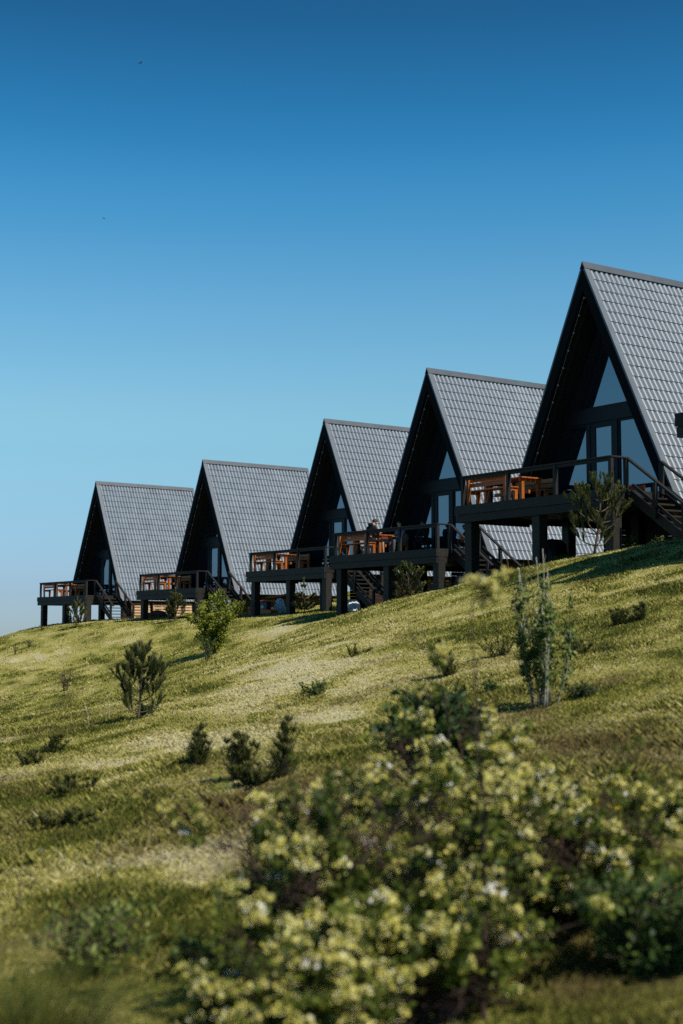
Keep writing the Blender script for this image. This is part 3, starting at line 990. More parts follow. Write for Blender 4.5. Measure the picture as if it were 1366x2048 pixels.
def person(ci, x, y, rz, label, J, hair, top, legs, sleeve_bare, shoes, group=None):
    """J: joints in the person's own frame (faces +Y, origin on the floor under the hips)"""
    Mw = CAB[ci][1]
    p = Mw @ Vector((x, y, 0))
    root = empty("person", p, -R(CABINS[ci][1]) + rz)
    tag(root, label, "person", group)
    V3 = lambda k: Vector(J[k])
    N = {"pelvis": (J["pelvis"], 0.105), "waist": (J["waist"], 0.105), "chest": (J["chest"], 0.125), "neck": (J["neck"], 0.052)}
    Eg = [("pelvis", "waist"), ("waist", "chest"), ("chest", "neck")]
    face = V3("face") - V3("head"); face.normalize()
    upv = (V3("head") - V3("neck")).normalized()
    side = face.cross(upv).normalized()
    h = V3("head")
    N["jaw"] = (tuple(h + face * 0.02 - upv * 0.055), 0.062); N["head"] = (tuple(h + upv * 0.03), 0.084); N["crown"] = (tuple(h + upv * 0.085), 0.055)
    N["nose"] = (tuple(h + face * 0.102 - upv * 0.008), 0.013)
    N["chin"] = (tuple(h + face * 0.075 - upv * 0.085), 0.024)
    Eg += [("neck", "jaw"), ("jaw", "head"), ("head", "crown"), ("head", "nose"), ("jaw", "chin")]
    for s, q in (("l", -1), ("r", 1)):
        N["ear" + s] = (tuple(h + side * q * 0.085 - face * 0.005), 0.016); Eg.append(("head", "ear" + s))
        N["sh" + s] = (J["sh" + s], 0.062); N["el" + s] = (J["el" + s], 0.042); N["wr" + s] = (J["wr" + s], 0.027); N["palm" + s] = (J["palm" + s], (0.035, 0.018))
        Eg += [("chest", "sh" + s), ("sh" + s, "el" + s), ("el" + s, "wr" + s), ("wr" + s, "palm" + s)]
        d = (V3("palm" + s) - V3("wr" + s)).normalized()
        c = d.cross(Vector((0, 0, 1))); c.normalize()
        dn = Vector((0, 0, -1))
        for f, (off, ln) in enumerate(((-0.030, 0.060), (-0.010, 0.072), (0.010, 0.068), (0.030, 0.054))):
            b0 = V3("palm" + s) + d * 0.030 + c * off
            b1 = b0 + d * ln * 0.55 + dn * 0.008
            b2 = b1 + d * ln * 0.35 + dn * 0.022
            N[f"f{f}a{s}"] = (tuple(b0), 0.010); N[f"f{f}b{s}"] = (tuple(b1), 0.009); N[f"f{f}c{s}"] = (tuple(b2), 0.0075)
            Eg += [("palm" + s, f"f{f}a{s}"), (f"f{f}a{s}", f"f{f}b{s}"), (f"f{f}b{s}", f"f{f}c{s}")]
        b0 = V3("wr" + s) + d * 0.035 - c * q * 0.038; b1 = b0 + d * 0.045 - c * q * 0.012
        N["th1" + s] = (tuple(b0), 0.012); N["th2" + s] = (tuple(b1), 0.009)
        Eg += [("wr" + s, "th1" + s), ("th1" + s, "th2" + s)]
        N["hip" + s] = (J["hip" + s], 0.088); N["kn" + s] = (J["kn" + s], 0.056); N["an" + s] = (J["an" + s], 0.036); N["toe" + s] = (J["toe" + s], (0.035, 0.025))
        mid = V3("kn" + s).lerp(V3("an" + s), 0.35)
        N["calf" + s] = (tuple(mid - (0.01 * (V3("toe" + s) - V3("an" + s)).normalized())), 0.056)
        Eg += [("pelvis", "hip" + s), ("hip" + s, "kn" + s), ("kn" + s, "calf" + s), ("calf" + s, "an" + s), ("an" + s, "toe" + s)]
    body = skin_mesh("body", m_skin, root, N, Eg, "pelvis", 1)
    # top with sleeves
    T = {"pelvis": (J["pelvis"], 0.125), "waist": (J["waist"], 0.128), "chest": (J["chest"], 0.15), "collar": (tuple(V3("chest").lerp(V3("neck"), 0.8)), 0.075)}
    E2 = [("pelvis", "waist"), ("waist", "chest"), ("chest", "collar")]
    for s in "lr":
        T["sh" + s] = (J["sh" + s], 0.08); T["el" + s] = (J["el" + s], 0.062)
        T["cf" + s] = (tuple(V3("el" + s).lerp(V3("wr" + s), 0.55 if sleeve_bare else 0.93)), 0.043)
        E2 += [("chest", "sh" + s), ("sh" + s, "el" + s), ("el" + s, "cf" + s)]
    tp = skin_mesh("hoodie", top, root, T, E2, "pelvis", 2)
    back = V3("chest").lerp(V3("neck"), 0.75) - face * 0.09
    hd = MB(); hd.lathe([(0.02, -0.07), (0.08, -0.05), (0.11, 0.0), (0.09, 0.045), (0.05, 0.06)], tuple(back), 10); hd.build("hood", top, root)
    # trousers or shorts
    L = {"pelvis": (J["pelvis"], 0.128)}
    E3 = []
    for s in "lr":
        L["hip" + s] = (J["hip" + s], 0.11); L["kn" + s] = (J["kn" + s], 0.078)
        E3 += [("pelvis", "hip" + s), ("hip" + s, "kn" + s)]
        if legs[1] == "long":
            L["sk" + s] = (tuple(V3("kn" + s).lerp(V3("an" + s), 0.9)), 0.06); E3.append(("kn" + s, "sk" + s))
    skin_mesh("trousers" if legs[1] == "long" else "shorts", legs[0], root, L, E3, "pelvis", 2)
    # shoes
    for s in "lr":
        a = V3("an" + s); t = V3("toe" + s); d = (t - a).normalized()
        leg = (V3("kn" + s) - a).normalized()
        dn = -(leg - d * leg.dot(d)).normalized()
        sd = d.cross(dn).normalized()
        heel = a - d * 0.06 + dn * 0.06; tip = t + d * 0.05 + dn * 0.03
        q = MB()
        for (w0, hh, o0) in ((0.05, 0.075, 0.0),):
            ln = (tip - heel).length
            prof = [(0.0, 0.035, 0.065), (0.3, 0.042, 0.10), (0.55, 0.047, 0.065), (0.85, 0.043, 0.045), (1.0, 0.022, 0.03)]
            ringn = 8; base = len(q.v)
            for (f, wv, hv) in prof:
                cpt = heel.lerp(tip, f)
                for k in range(ringn):
                    an = 2 * math.pi * k / ringn
                    q.v.append(tuple(cpt + sd * wv * math.cos(an) - dn * (hv * 0.5 + hv * 0.5 * math.sin(an) - 0.02)))
            for i in range(len(prof) - 1):
                for k in range(ringn):
                    a_ = base + i * ringn + k; b_ = base + i * ringn + (k + 1) % ringn
                    q.f.append((a_, b_, b_ + ringn, a_ + ringn)); q.smooth.append(True)
            q.f.append(tuple(range(base, base + ringn))); q.smooth.append(False)
            q.f.append(tuple(range(base + 4 * ringn, base + 5 * ringn))); q.smooth.append(False)
        sh = q.build("shoe", shoes, root)
        q = MB(); q.beam(heel + dn * 0.028, tip + dn * 0.022, 0.085, 0.022, tuple(-dn)); q.build("sole", m_sole, sh)
    # hair: a shell over the back and top of the head, with tousled tufts
    q = MB(); hc = h + upv * 0.045 - face * 0.018
    pts = []
    for i in range(7):
        th = i / 6 * 1.9
        for k in range(12):
            ph = 2 * math.pi * k / 12
            dv = upv * math.cos(th) + (side * math.cos(ph) + face * math.sin(ph)) * math.sin(th)
            front = max(0.0, dv.dot(face))
            rr_ = 0.104 + random.uniform(-0.006, 0.010)
            if th > 1.0 and front > 0.35:
                rr_ = 0.07
            pts.append(tuple(hc + dv * rr_))
    q.v = pts
    for i in range(6):
        for k in range(12):
            a_ = i * 12 + k; b_ = i * 12 + (k + 1) % 12
            q.f.append((a_, b_, b_ + 12, a_ + 12)); q.smooth.append(True)
    q.build("hair", hair, root)
    for s in (-1, 1):
        q = MB(); c = h + face * 0.082 + side * s * 0.032 + upv * 0.022
        q.lathe([(0.003, -0.010), (0.010, -0.005), (0.010, 0.005), (0.003, 0.010)], tuple(c), 6); q.build("eye", m_eye, root)
    return root


# man on the railing bench: looks down at his phone, one ankle on the other knee
man = person(1, -1.45, -1.58, 0, "man in black hoodie and shorts on bench, ankle on knee, looking down",
  dict(pelvis=(0, 0.02, 0.54), waist=(0, 0.02, 0.70), chest=(0, 0.07, 0.92), neck=(0, 0.14, 1.09), head=(0, 0.235, 1.185), face=(0, 0.30, 1.13),
       shl=(-0.19, 0.09, 1.0), shr=(0.19, 0.09, 1.0), ell=(-0.24, 0.20, 0.76), elr=(0.24, 0.20, 0.76), wrl=(-0.07, 0.40, 0.80), wrr=(0.07, 0.40, 0.80),
       palml=(-0.035, 0.47, 0.82), palmr=(0.035, 0.47, 0.82),
       hipl=(-0.09, 0.03, 0.53), hipr=(0.09, 0.03, 0.53), knr=(0.20, 0.46, 0.52), anr=(0.20, 0.48, 0.085), toer=(0.20, 0.61, 0.04),
       knl=(-0.20, 0.40, 0.62), anl=(0.22, 0.46, 0.62), toel=(0.30, 0.56, 0.62)),
  m_hair_b, m_black, (m_black, "short"), False, m_shoe)
pw = CAB[1][1] @ Vector((-1.45, -1.06, 0.835))
ph = empty("phone", pw, -R(CABINS[1][1]))
q = MB(); q.beam((0, -0.07, 0.0), (0, 0.07, 0.03), 0.072, 0.009); pb = q.build("case", m_phone, ph, 0.003)
q = MB(); q.beam((0, -0.062, 0.0065), (0, 0.062, 0.0350), 0.064, 0.001); q.build("screen", plain("phone screen", (0.02, 0.03, 0.05), 0.08), ph)
tag(ph, "black phone held in the seated man's hands", "phone")

seat_pose = dict(pelvis=(0, 0.0, 0.54), waist=(0, 0.0, 0.70), chest=(0, 0.03, 0.90), neck=(0, 0.05, 1.04), head=(0, 0.09, 1.15), face=(0, 0.19, 1.135),
       shl=(-0.17, 0.03, 0.97), shr=(0.17, 0.03, 0.97), ell=(-0.22, 0.12, 0.73), elr=(0.22, 0.12, 0.73), wrl=(-0.10, 0.33, 0.68), wrr=(0.10, 0.33, 0.68),
       palml=(-0.07, 0.40, 0.69), palmr=(0.07, 0.40, 0.69), hipl=(-0.09, 0.03, 0.53), hipr=(0.09, 0.03, 0.53),
       knl=(-0.11, 0.44, 0.53), knr=(0.11, 0.44, 0.53), anl=(-0.11, 0.44, 0.085), anr=(0.11, 0.44, 0.085), toel=(-0.12, 0.57, 0.04), toer=(0.12, 0.57, 0.04))
person(1, -1.24, -0.26, math.pi, "dark haired person in pale grey-blue hoodie sitting across the table", seat_pose, m_hair_d, m_hood, (m_jean, "long"), False, m_black)
person(1, -0.42, 0.18, math.pi / 2, "person in black sitting on a stool before the front window", seat_pose, m_hair_d, m_black, (m_black, "long"), False, m_black)
st = empty("stool", CAB[1][1] @ Vector((-0.42, 0.18, 0)), -R(CABINS[1][1]))
tag(st, "dark wooden stool under the person in black", "stool")
q = MB(); q.lathe([(0.17, 0.39), (0.18, 0.405), (0.18, 0.425), (0.17, 0.435)], (0, 0, 0), 14); q.build("seat", M["stain"], st)
for a in range(4):
    c_, s_ = math.cos(a * math.pi / 2 + 0.78), math.sin(a * math.pi / 2 + 0.78)
    q = MB(); q.tube([(0.17 * c_, 0.17 * s_, 0), (0.12 * c_, 0.12 * s_, 0.39)], [0.018, 0.018], 6); q.build("leg", M["stain"], st)

# ------------------------------------------------------------------ things stored under and beside the cabins
def cab_pt(ci, x, y):
    p = CAB[ci][1] @ Vector((x, y, 0))
    return (p.x, p.y, gz(p.x, p.y)), -R(CABINS[ci][1])


for k, (yy, lab) in enumerate(((0.75, "pale slatted pallet nearest the stair foot of the farthest cabin"),
                               (2.15, "middle pale pallet of three leaning under the farthest cabin's eaves"),
                               (3.55, "pale pallet under the farthest cabin's eaves, next to the green bush"))):
    loc, rz = cab_pt(4, 3.12, yy)
    e = tag(empty("pallet", loc, rz), lab, "pallet", "pallets leaning under the eaves")
    e.rotation_euler = (0, R(-9), rz)
    for j in range(6):
        q = MB(); q.box(0.11, 0.132, 0.0, 1.2, 0.02 + j * 0.165, 0.13 + j * 0.165); q.build("slat", M["pallet"], e)
    for j in range(3):
        q = MB(); q.box(0.012, 0.108, 0.02 + j * 0.53, 0.12 + j * 0.53, 0.0, 0.98); q.build("bearer", M["pallet"], e)
    for j in range(3):
        q = MB(); q.box(-0.012, 0.010, 0.0, 1.2, 0.02 + j * 0.41, 0.13 + j * 0.41); q.build("slat", M["pallet"], e)
loc, rz = cab_pt(4, 4.9, 0.2)
e = tag(empty("timber_beam", loc, rz + 0.5), "pale squared timber lying on the grass before the pallets", "timber")
q = MB(); q.box(-0.2, 1.9, 0, 0.16, 0.0, 0.14); q.build("beam", M["pallet"], e, 0.01)


def lump(name, px, py, w, d, h, mat, label, cat, seed=0, dist=None, pointy=0.5):
    x, y, z, dd = hit(px, py) if dist is None else (*(ray(px, py) / ray(px, py)[1] * dist)[:2], 0, dist)
    if dist is not None:
        z = gz(x, y)
    r_ = random.Random(seed)
    q = MB(); n, mrow = 14, 8
    for i in range(mrow + 1):
        f = i / mrow
        rad_ = math.cos(f * math.pi / 2) ** pointy
        for k in range(n):
            a = 2 * math.pi * k / n
            j = 1 + 0.16 * math.sin(3 * a + seed + 4 * f) + 0.10 * math.sin(7 * a + 9 * f + seed) + r_.uniform(-0.05, 0.05)
            q.v.append((math.cos(a) * w / 2 * rad_ * j, math.sin(a) * d / 2 * rad_ * j, -0.06 + (h + 0.06) * math.sin(f * math.pi / 2) * (1 + r_.uniform(-0.03, 0.03))))
    for i in range(mrow):
        for k in range(n):
            a_ = i * n + k; b_ = i * n + (k + 1) % n
            q.f.append((a_, b_, b_ + n, a_ + n)); q.smooth.append(seed % 2 == 0)
    q.f.append(tuple(mrow * n + k for k in range(n))); q.smooth.append(False)
    o = q.build(name, mat)
    o.location = (x, y, z)
    return tag(o, label, cat)


m_tarp = plain("crumpled silver foil sheet", (0.55, 0.57, 0.60), 0.35, 0.35, 0.5, 14, 0.3)
bn = m_tarp.node_tree; bb = bn.nodes["Principled BSDF"]
nn_ = noise(bn, 7, 5); bp = bn.nodes.new("ShaderNodeBump"); bp.inputs["Strength"].default_value = 1.0; bp.inputs["Distance"].default_value = 0.12
bn.links.new(nn_.outputs[0], bp.inputs["Height"]); bn.links.new(bp.outputs[0], bb.inputs["Normal"])
m_dtarp = plain("dark blue tarpaulin", (0.012, 0.015, 0.022), 0.55, 0, 0.4, 6, 0.4)
m_soil = plain("red brown bark heap", (0.13, 0.058, 0.030), 0.95, 0, 0.1, 18, 0.6)
lump("tarp_bundle", 560, 1226, 0.55, 0.6, 0.75, m_tarp, "crumpled silver bundle standing right of the orange crate", "bundle", 3, 68.5, 0.6)
lump("tarp_bundle", 702, 1212, 0.8, 0.6, 0.5, m_tarp, "small silver bundle lying beside the stairs behind the thick black post", "bundle", 5, 60.0, 0.7)
lump("tarp_bundle", 1106, 1133, 0.85, 0.8, 1.05, m_dtarp, "dark bundle under the largest cabin between two posts", "bundle", 6, 41.5, 0.4)
lump("tarp_bundle", 938, 1182, 1.0, 0.8, 0.75, m_dtarp, "dark blue bundle on the grass at the foot of the middle stairs", "bundle", 8, 47.5, 0.4)
lump("bark_heap", 316, 1239, 1.3, 1.0, 0.42, m_soil, "low red-brown bark heap beneath the deck left of the bush", "heap", 9, 78.5, 0.9)

x, y, z, _ = hit(534, 1226); y = 67.0; x = ray(534, 1226)[0] / ray(534, 1226)[1] * y; z = gz(x, y)
e = tag(empty("crate", (x, y, z), -0.6), "flat orange crate on the ground left of the silver bundle", "crate")
m_or = plain("orange plastic", (0.62, 0.12, 0.02), 0.5)
q = MB(); q.box(-0.42, 0.42, -0.25, 0.25, 0.0, 0.03); q.build("bottom", m_or, e)
for (a, b_, c, d) in ((-0.42, 0.42, -0.25, -0.23), (-0.42, 0.42, 0.23, 0.25), (-0.42, -0.40, -0.229, 0.229), (0.40, 0.42, -0.229, 0.229)):
    q = MB(); q.box(a, b_, c, d, 0.031, 0.2); q.build("side", m_or, e)
y = 69.2; x = ray(546, 1200)[0] / ray(546, 1200)[1] * y; z = gz(x, y)
e = tag(empty("lean_to", (x, y, z), -0.35), "small lean-to of boards on thin posts under the eaves behind the orange crate", "shelter")
for (px_, w_, mm) in ((-0.55, 0.18, M["stain"]), (0.10, 0.05, M["stain"]), (0.9, 0.06, M["stain"])):
    q = MB(); q.box(px_, px_ + w_, 0, w_, -0.1, 0.78 + 0.10 * px_); q.build("post", mm, e)
for k in range(4):
    q = MB(); q.beam((-0.35, -0.3 + k * 0.2, 0.80), (1.2, -0.3 + k * 0.2, 1.0), 0.19, 0.025); q.build("roof_board", M["pallet"] if k == 1 else M["skirt"], e)
q = MB(); q.box(-0.7, 0.4, -0.1, -0.05, 0.58, 0.68); q.build("shelf", M["bench"], e)
y = 68.0; x = ray(525, 1215)[0] / ray(525, 1215)[1] * y; z = gz(x, y)
e = tag(empty("meter_box", (x, y, z), -0.6), "small dark box with a round pale dial behind the orange crate", "box")
q = MB(); q.box(-0.3, 0.3, 0, 0.3, 0.0, 0.62); q.build("case", M["frame"], e, 0.01)
q = MB(); q.box(-0.25, 0.25, -0.012, -0.001, 0.08, 0.56); q.build("door", plain("grey box door", (0.06, 0.062, 0.066), 0.5), e)
q = MB(); q.tube([(0, -0.03, 0.35), (0, -0.013, 0.35)], [0.09, 0.09], 14); q.build("dial", plain("dial", (0.5, 0.5, 0.5), 0.4), e)

# ------------------------------------------------------------------ plants
def frame_dir(D):
    D = D / np.maximum(np.linalg.norm(D, axis=-1, keepdims=True), 1e-9)
    ref = np.where(np.abs(D[:, 2:3]) > 0.9, np.array([[1.0, 0, 0]]), np.array([[0, 0, 1.0]]))
    S = np.cross(D, ref); S /= np.maximum(np.linalg.norm(S, axis=-1, keepdims=True), 1e-9)
    return D, S, np.cross(S, D)


def leaf_polys(C, D, size, rg, width=0.55, fold=0.25):
    """diamond leaves: base C, direction D"""
    n = len(C)
    D, S, U = frame_dir(D + rg.normal(0, 0.35, (n, 3)))
    a = rg.uniform(0, 2 * math.pi, n)[:, None]
    S2 = S * np.cos(a) + U * np.sin(a); U2 = np.cross(S2, D)
    L = (size * rg.uniform(0.65, 1.3, n))[:, None]
    P = np.zeros((n, 4, 3))
    P[:, 0] = C
    P[:, 1] = C + D * L * 0.45 + S2 * L * width * 0.5 + U2 * L * fold * 0.3
    P[:, 2] = C + D * L - U2 * L * fold * 0.3
    P[:, 3] = C + D * L * 0.45 - S2 * L * width * 0.5 + U2 * L * fold * 0.3
    return P


def brush(path, rg, n, length, width, spread, t0=0.0):
    """needles along a shoot"""
    path = np.asarray(path)
    f = t0 + (1 - t0) * rg.random(n) ** 0.85
    k = np.clip((f * (len(path) - 1)).astype(int), 0, len(path) - 2)
    fr = (f * (len(path) - 1) - k)[:, None]
    C = path[k] * (1 - fr) + path[k + 1] * fr
    D0, S, U = frame_dir(path[k + 1] - path[k])
    a = rg.uniform(0, 2 * math.pi, n)[:, None]
    sp_ = (spread * rg.uniform(0.55, 1.2, n))[:, None]
    D = D0 * np.cos(sp_) + (S * np.cos(a) + U * np.sin(a)) * np.sin(sp_)
    D[:, 2] += 0.12
    D, S, U = frame_dir(D)
    L = (length * rg.uniform(0.7, 1.2, n))[:, None]
    P = np.zeros((n, 3, 3))
    P[:, 0] = C - S * width / 2; P[:, 1] = C + S * width / 2; P[:, 2] = C + D * L
    return P


M["pine"] = leaf_mat("pine needles", [(0.0, (0.030, 0.044, 0.010)), (0.5, (0.115, 0.130, 0.022)), (1.0, (0.33, 0.32, 0.070))], 0.2, soft=0.5)
M["pine_tip"] = M["pine"]
M["juniper"] = leaf_mat("juniper scales", [(0.0, (0.024, 0.034, 0.008)), (0.5, (0.095, 0.112, 0.018)), (1.0, (0.38, 0.35, 0.070))], 0.2, soft=0.5)
M["bark"] = wood("young bark", (0.060, 0.042, 0.030), (0.150, 0.110, 0.080), 0.9, (6, 6, 1), 0.4, 9)
M["pale_bark"] = wood("pale grey bark", (0.32, 0.29, 0.24), (0.58, 0.54, 0.46), 0.9, (6, 6, 1), 0.4, 9)
M["dark_bark"] = wood("dark twig bark", (0.030, 0.018, 0.014), (0.080, 0.048, 0.036), 0.9, (6, 6, 1), 0.4, 9)
M["bright_leaf"] = leaf_mat("bright green leaves", [(0.0, (0.070, 0.095, 0.010)), (0.5, (0.170, 0.205, 0.018)), (1.0, (0.34, 0.36, 0.050))], 0.4, soft=0.45)
M["leaf"] = leaf_mat("mid green leaves", [(0.0, (0.020, 0.045, 0.010)), (0.6, (0.055, 0.095, 0.018)), (1.0, (0.14, 0.19, 0.04))], 0.3)
M["cane_leaf"] = leaf_mat("fresh green leaves", [(0.0, (0.040, 0.075, 0.014)), (0.5, (0.13, 0.18, 0.03)), (1.0, (0.30, 0.34, 0.10))], 0.35, soft=0.5)
M["dark_leaf"] = leaf_mat("dark green leaves", [(0.0, (0.012, 0.030, 0.008)), (0.6, (0.030, 0.062, 0.012)), (1.0, (0.080, 0.120, 0.022))], 0.25)
M["shrub_leaf"] = leaf_mat("olive shrub leaves", [(0.0, (0.014, 0.030, 0.005)), (0.5, (0.080, 0.115, 0.012)), (1.0, (0.31, 0.33, 0.045))], 0.3, patch=1.6, soft=0.25)
M["flower"] = leaf_mat("cream blossom", [(0.0, (0.40, 0.37, 0.050)), (0.55, (0.64, 0.58, 0.14)), (0.9, (0.80, 0.75, 0.34)), (1.0, (0.84, 0.82, 0.60))], 0.12, soft=0.75)
M["white_flower"] = leaf_mat("white blossom", [(0.0, (0.78, 0.76, 0.64)), (1.0, (0.90, 0.89, 0.84))], 0.05, soft=0.85)
M["dead"] = wood("dead brush", (0.040, 0.028, 0.018), (0.110, 0.080, 0.050), 0.95, (4, 4, 4), 0.3, 9)
M["straw"] = leaf_mat("dry stalks", [(0.0, (0.16, 0.12, 0.05)), (1.0, (0.36, 0.29, 0.14))], 0.2)
M["tall_grass"] = leaf_mat("tall grass leaves", [(0.0, (0.045, 0.070, 0.010)), (0.6, (0.11, 0.125, 0.018)), (1.0, (0.26, 0.22, 0.05))], 0.4)


def curve(a, b, bend, n=6):
    a = np.array(a, float); b = np.array(b, float)
    f = np.linspace(0, 1, n)[:, None]
    return a * (1 - f) + b * f + np.array(bend) * (np.sin(f * math.pi) * 1.0)


def pine(px, py, hpx, label, style="bushy", seed=1, lean=0.0, group="young pines on the hillside", dens=1.0, dist=None, wide=1.0):
    if dist is None:
        x, y, z, d = hit(px, py)
    else:
        r_ = ray(px, py); x, y = float(r_[0] / r_[1] * dist), dist; z = gz(x, y); d = dist
    H = hpx * d / FPX
    rg = np.random.default_rng(seed)
    root = tag(empty("pine_sapling", (x, y, z)), label, "pine", group)
    tr = MB()
    top = np.array([lean * H, 0, H])
    trunk = curve((0, 0, -0.05), top * 0.93, (0.03 * H, 0, 0), 8)
    tr.tube(trunk, list(np.linspace(0.022, 0.006, 8) * max(H, 1.0) * (0.85 if style != "tiered" else 0.6)), 6)
    shoots = [np.array([trunk[-2], trunk[-1], top])]
    if style == "tiered":
        tiers = [(0.36, 7, 0.34), (0.64, 6, 0.25), (0.90, 3, 0.05)]
    elif style == "open":
        tiers = [(0.20, 3, 0.36), (0.32, 5, 0.42), (0.46, 6, 0.42), (0.60, 6, 0.34), (0.73, 5, 0.25), (0.85, 4, 0.14)]
    elif style == "round":
        tiers = [(0.12, 7, 0.38), (0.25, 8, 0.44), (0.40, 8, 0.42), (0.55, 7, 0.34), (0.7, 5, 0.22), (0.83, 4, 0.12)]
    else:
        tiers = [(0.15, 5, 0.32), (0.30, 5, 0.34), (0.45, 5, 0.27), (0.62, 5, 0.20), (0.78, 4, 0.12)]
    for (f, n, reach) in tiers:
        base = trunk[min(7, int(f / 0.93 * 7))]
        a0 = rg.uniform(0, 6.28)
        for k in range(n):
            a = a0 + 2 * math.pi * k / n + rg.normal(0, 0.2)
            L = reach * H * rg.uniform(0.75, 1.15) * wide
            rise = L * (0.75 + rg.uniform(-0.15, 0.35)) * (0.25 if style == "tiered" else 1.0) * (1.0 if f > 0.25 else 0.7)
            end = base + np.array([math.cos(a) * L, math.sin(a) * L, rise])
            path = curve(base, end, (0, 0, -0.18 * L), 7)
            tr.tube(path, list(np.linspace(0.009, 0.003, 7) * max(H, 1.0)), 4, False)
            if style in ("open", "round", "bushy"):
                shoots.append(path[4:])
                for j in range(3):
                    m_ = path[3 + j] + rg.normal(0, 0.01, 3); l3 = (0.10 + 0.05 * rg.random()) * H * (1.15 - 0.35 * f)
                    a3 = a + rg.normal(0, 0.9)
                    e3 = m_ + np.array([math.cos(a3) * l3 * 0.35, math.sin(a3) * l3 * 0.35, l3])
                    p3 = curve(m_, e3, (0, 0, -0.02 * l3), 5)
                    tr.tube(p3, list(np.linspace(0.005, 0.003, 5) * max(H, 1.0)), 4, False)
                    shoots.append(p3)
                continue
            shoots.append(path[2:])
            if style != "tiered" or rg.random() < 0.7:
                for j in range(2 if L > 0.2 * H else 1):
                    m_ = path[3 + j]
                    e2 = m_ + np.array([math.cos(a + (0.8 if j else -0.8)) * L * 0.38, math.sin(a + (0.8 if j else -0.8)) * L * 0.38, L * 0.40])
                    p2 = curve(m_, e2, (0, 0, -0.05 * L), 5)
                    tr.tube(p2, list(np.linspace(0.005, 0.003, 5) * max(H, 1.0)), 4, False)
                    shoots.append(p2[1:])
    tr.build("trunk", M["bark"], root)
    nl = min(0.115, 0.062 * H + 0.018); wd = max(0.011, d * 0.00040)
    P = np.concatenate([brush(s_, rg, int(170 * dens), nl, wd, 0.62) for s_ in shoots])
    poly_mesh("crown", P, M["pine"], root)
    return root


pine(275, 1440, 152, "dark pine sapling alone on the open slope at left", "open", 3, 0.02, dens=1.25, wide=0.84)
pine(1188, 1128, 162, "tall pine sapling before the largest cabin's posts", "open", 5, 0.10, dens=1.2, dist=34.6, wide=1.05)
pine(818, 1211, 76, "round bushy pine under the people's deck", "round", 8, -0.08, dist=46.2, dens=1.3)
pine(607, 1236, 76, "thin pine with two flat tiers of branches under the middle deck", "tiered", 11, 0.0, dist=56.5, dens=1.8, wide=1.15)
pine(350, 1252, 66, "small pine before the deck left of the bright green bush", "bushy", 13, 0.0, dist=69.5)
pine(151, 1252, 62, "small crooked pine before the farthest cabin's deck", "bushy", 17, 0.05, dist=77.0, dens=0.9)


def juniper(px, py, hpx, label, seed, plumes=9, lean=(0.0, 0.0), spread=0.35, group="junipers scattered on the slope", dens=1.0, low=False):
    x, y, z, d = hit(px, py)
    H = hpx * d / FPX
    rg = np.random.default_rng(seed)
    root = tag(empty("juniper", (x, y, z)), label, "juniper", group)
    st_ = MB(); parts = []
    for k in range(plumes):
        a = rg.uniform(0, 6.28); q_ = rg.uniform(0.15, 1.0) if k else 0.0
        L = H * (1.0 - 0.45 * q_) * rg.uniform(0.8, 1.05)
        r_ = spread * H * q_ * (1.6 if low else 1.0)
        b0 = np.array([math.cos(a) * r_ * 0.3, math.sin(a) * r_ * 0.3, -0.03])
        end = np.array([math.cos(a) * r_ * 1.25 + lean[0] * H, math.sin(a) * r_ * 1.25 + lean[1] * H, L * (0.75 if low else 1.0)])
        path = curve(b0, end, (0, 0, -0.04 * H), 7)
        st_.tube(path, list(np.linspace(0.014, 0.004, 7) * max(0.6, H)), 4, False)
        for j in range(9):
            f = 0.10 + 0.88 * j / 8
            m_ = path[min(6, int(f * 6))]
            for s_ in range(3):
                a2 = rg.uniform(0, 6.28); l2 = H * (0.24 * (1 - f) + 0.045) * rg.uniform(0.5, 1.6)
                p2 = curve(m_, m_ + np.array([math.cos(a2) * l2 * 0.7, math.sin(a2) * l2 * 0.7, l2 * 0.9]), (0, 0, -0.1 * l2), 4)
                parts.append(brush(p2, rg, int(26 * dens), 0.045 + 0.03 * H, max(0.009, d * 0.00036), 0.6))
    st_.build("stems", M["dark_bark"], root)
    poly_mesh("foliage", np.concatenate(parts), M["juniper"], root)
    return root


juniper(396, 1534, 98, "upright dark juniper standing alone left of the juniper pair", 21, 8, (0.12, 0), 0.24)
juniper(478, 1562, 122, "broad juniper left of the tall slim juniper", 22, 10, (0.06, 0), 0.42)
juniper(562, 1556, 142, "tall slim juniper with leaning tip above the white blossoms", 23, 7, (0.12, 0), 0.17, dens=1.2)
juniper(515, 1570, 70, "low dense juniper between the broad and the slim one", 24, 9, (0, 0), 0.55, low=True)
juniper(95, 1512, 56, "small juniper leaning right at the left edge", 25, 7, (0.45, 0), 0.4)
juniper(60, 1528, 44, "low juniper at the far left, beside the leaning one", 26, 8, (0.1, 0), 0.7, low=True)
juniper(145, 1590, 64, "low spreading juniper on the lower left slope", 27, 11, (0.05, 0), 0.75, low=True)
juniper(140, 1650, 46, "flat mounded juniper lowest on the left slope", 28, 13, (0.2, 0), 1.0, low=True)
juniper(898, 1352, 88, "dark tilted juniper left of the pale-stemmed shrub", 29, 6, (-0.25, 0), 0.25)
juniper(1235, 1250, 50, "low juniper on the right slope, left of its small neighbour", 30, 8, (0.0, 0), 0.6, low=True)
juniper(1282, 1240, 46, "small upright juniper on the right slope", 31, 6, (0.0, 0), 0.35)
juniper(1150, 1312, 46, "flat dark juniper beside the pale-stemmed shrub", 32, 11, (0.35, 0), 1.0, low=True)
juniper(1000, 1312, 62, "loose open juniper left of the pale-stemmed shrub", 33, 6, (-0.1, 0), 0.55, dens=0.5)
juniper(708, 1312, 34, "tiny juniper in mid slope below the thick black post", 34, 7, (0.1, 0), 0.7, low=True, dens=0.7)


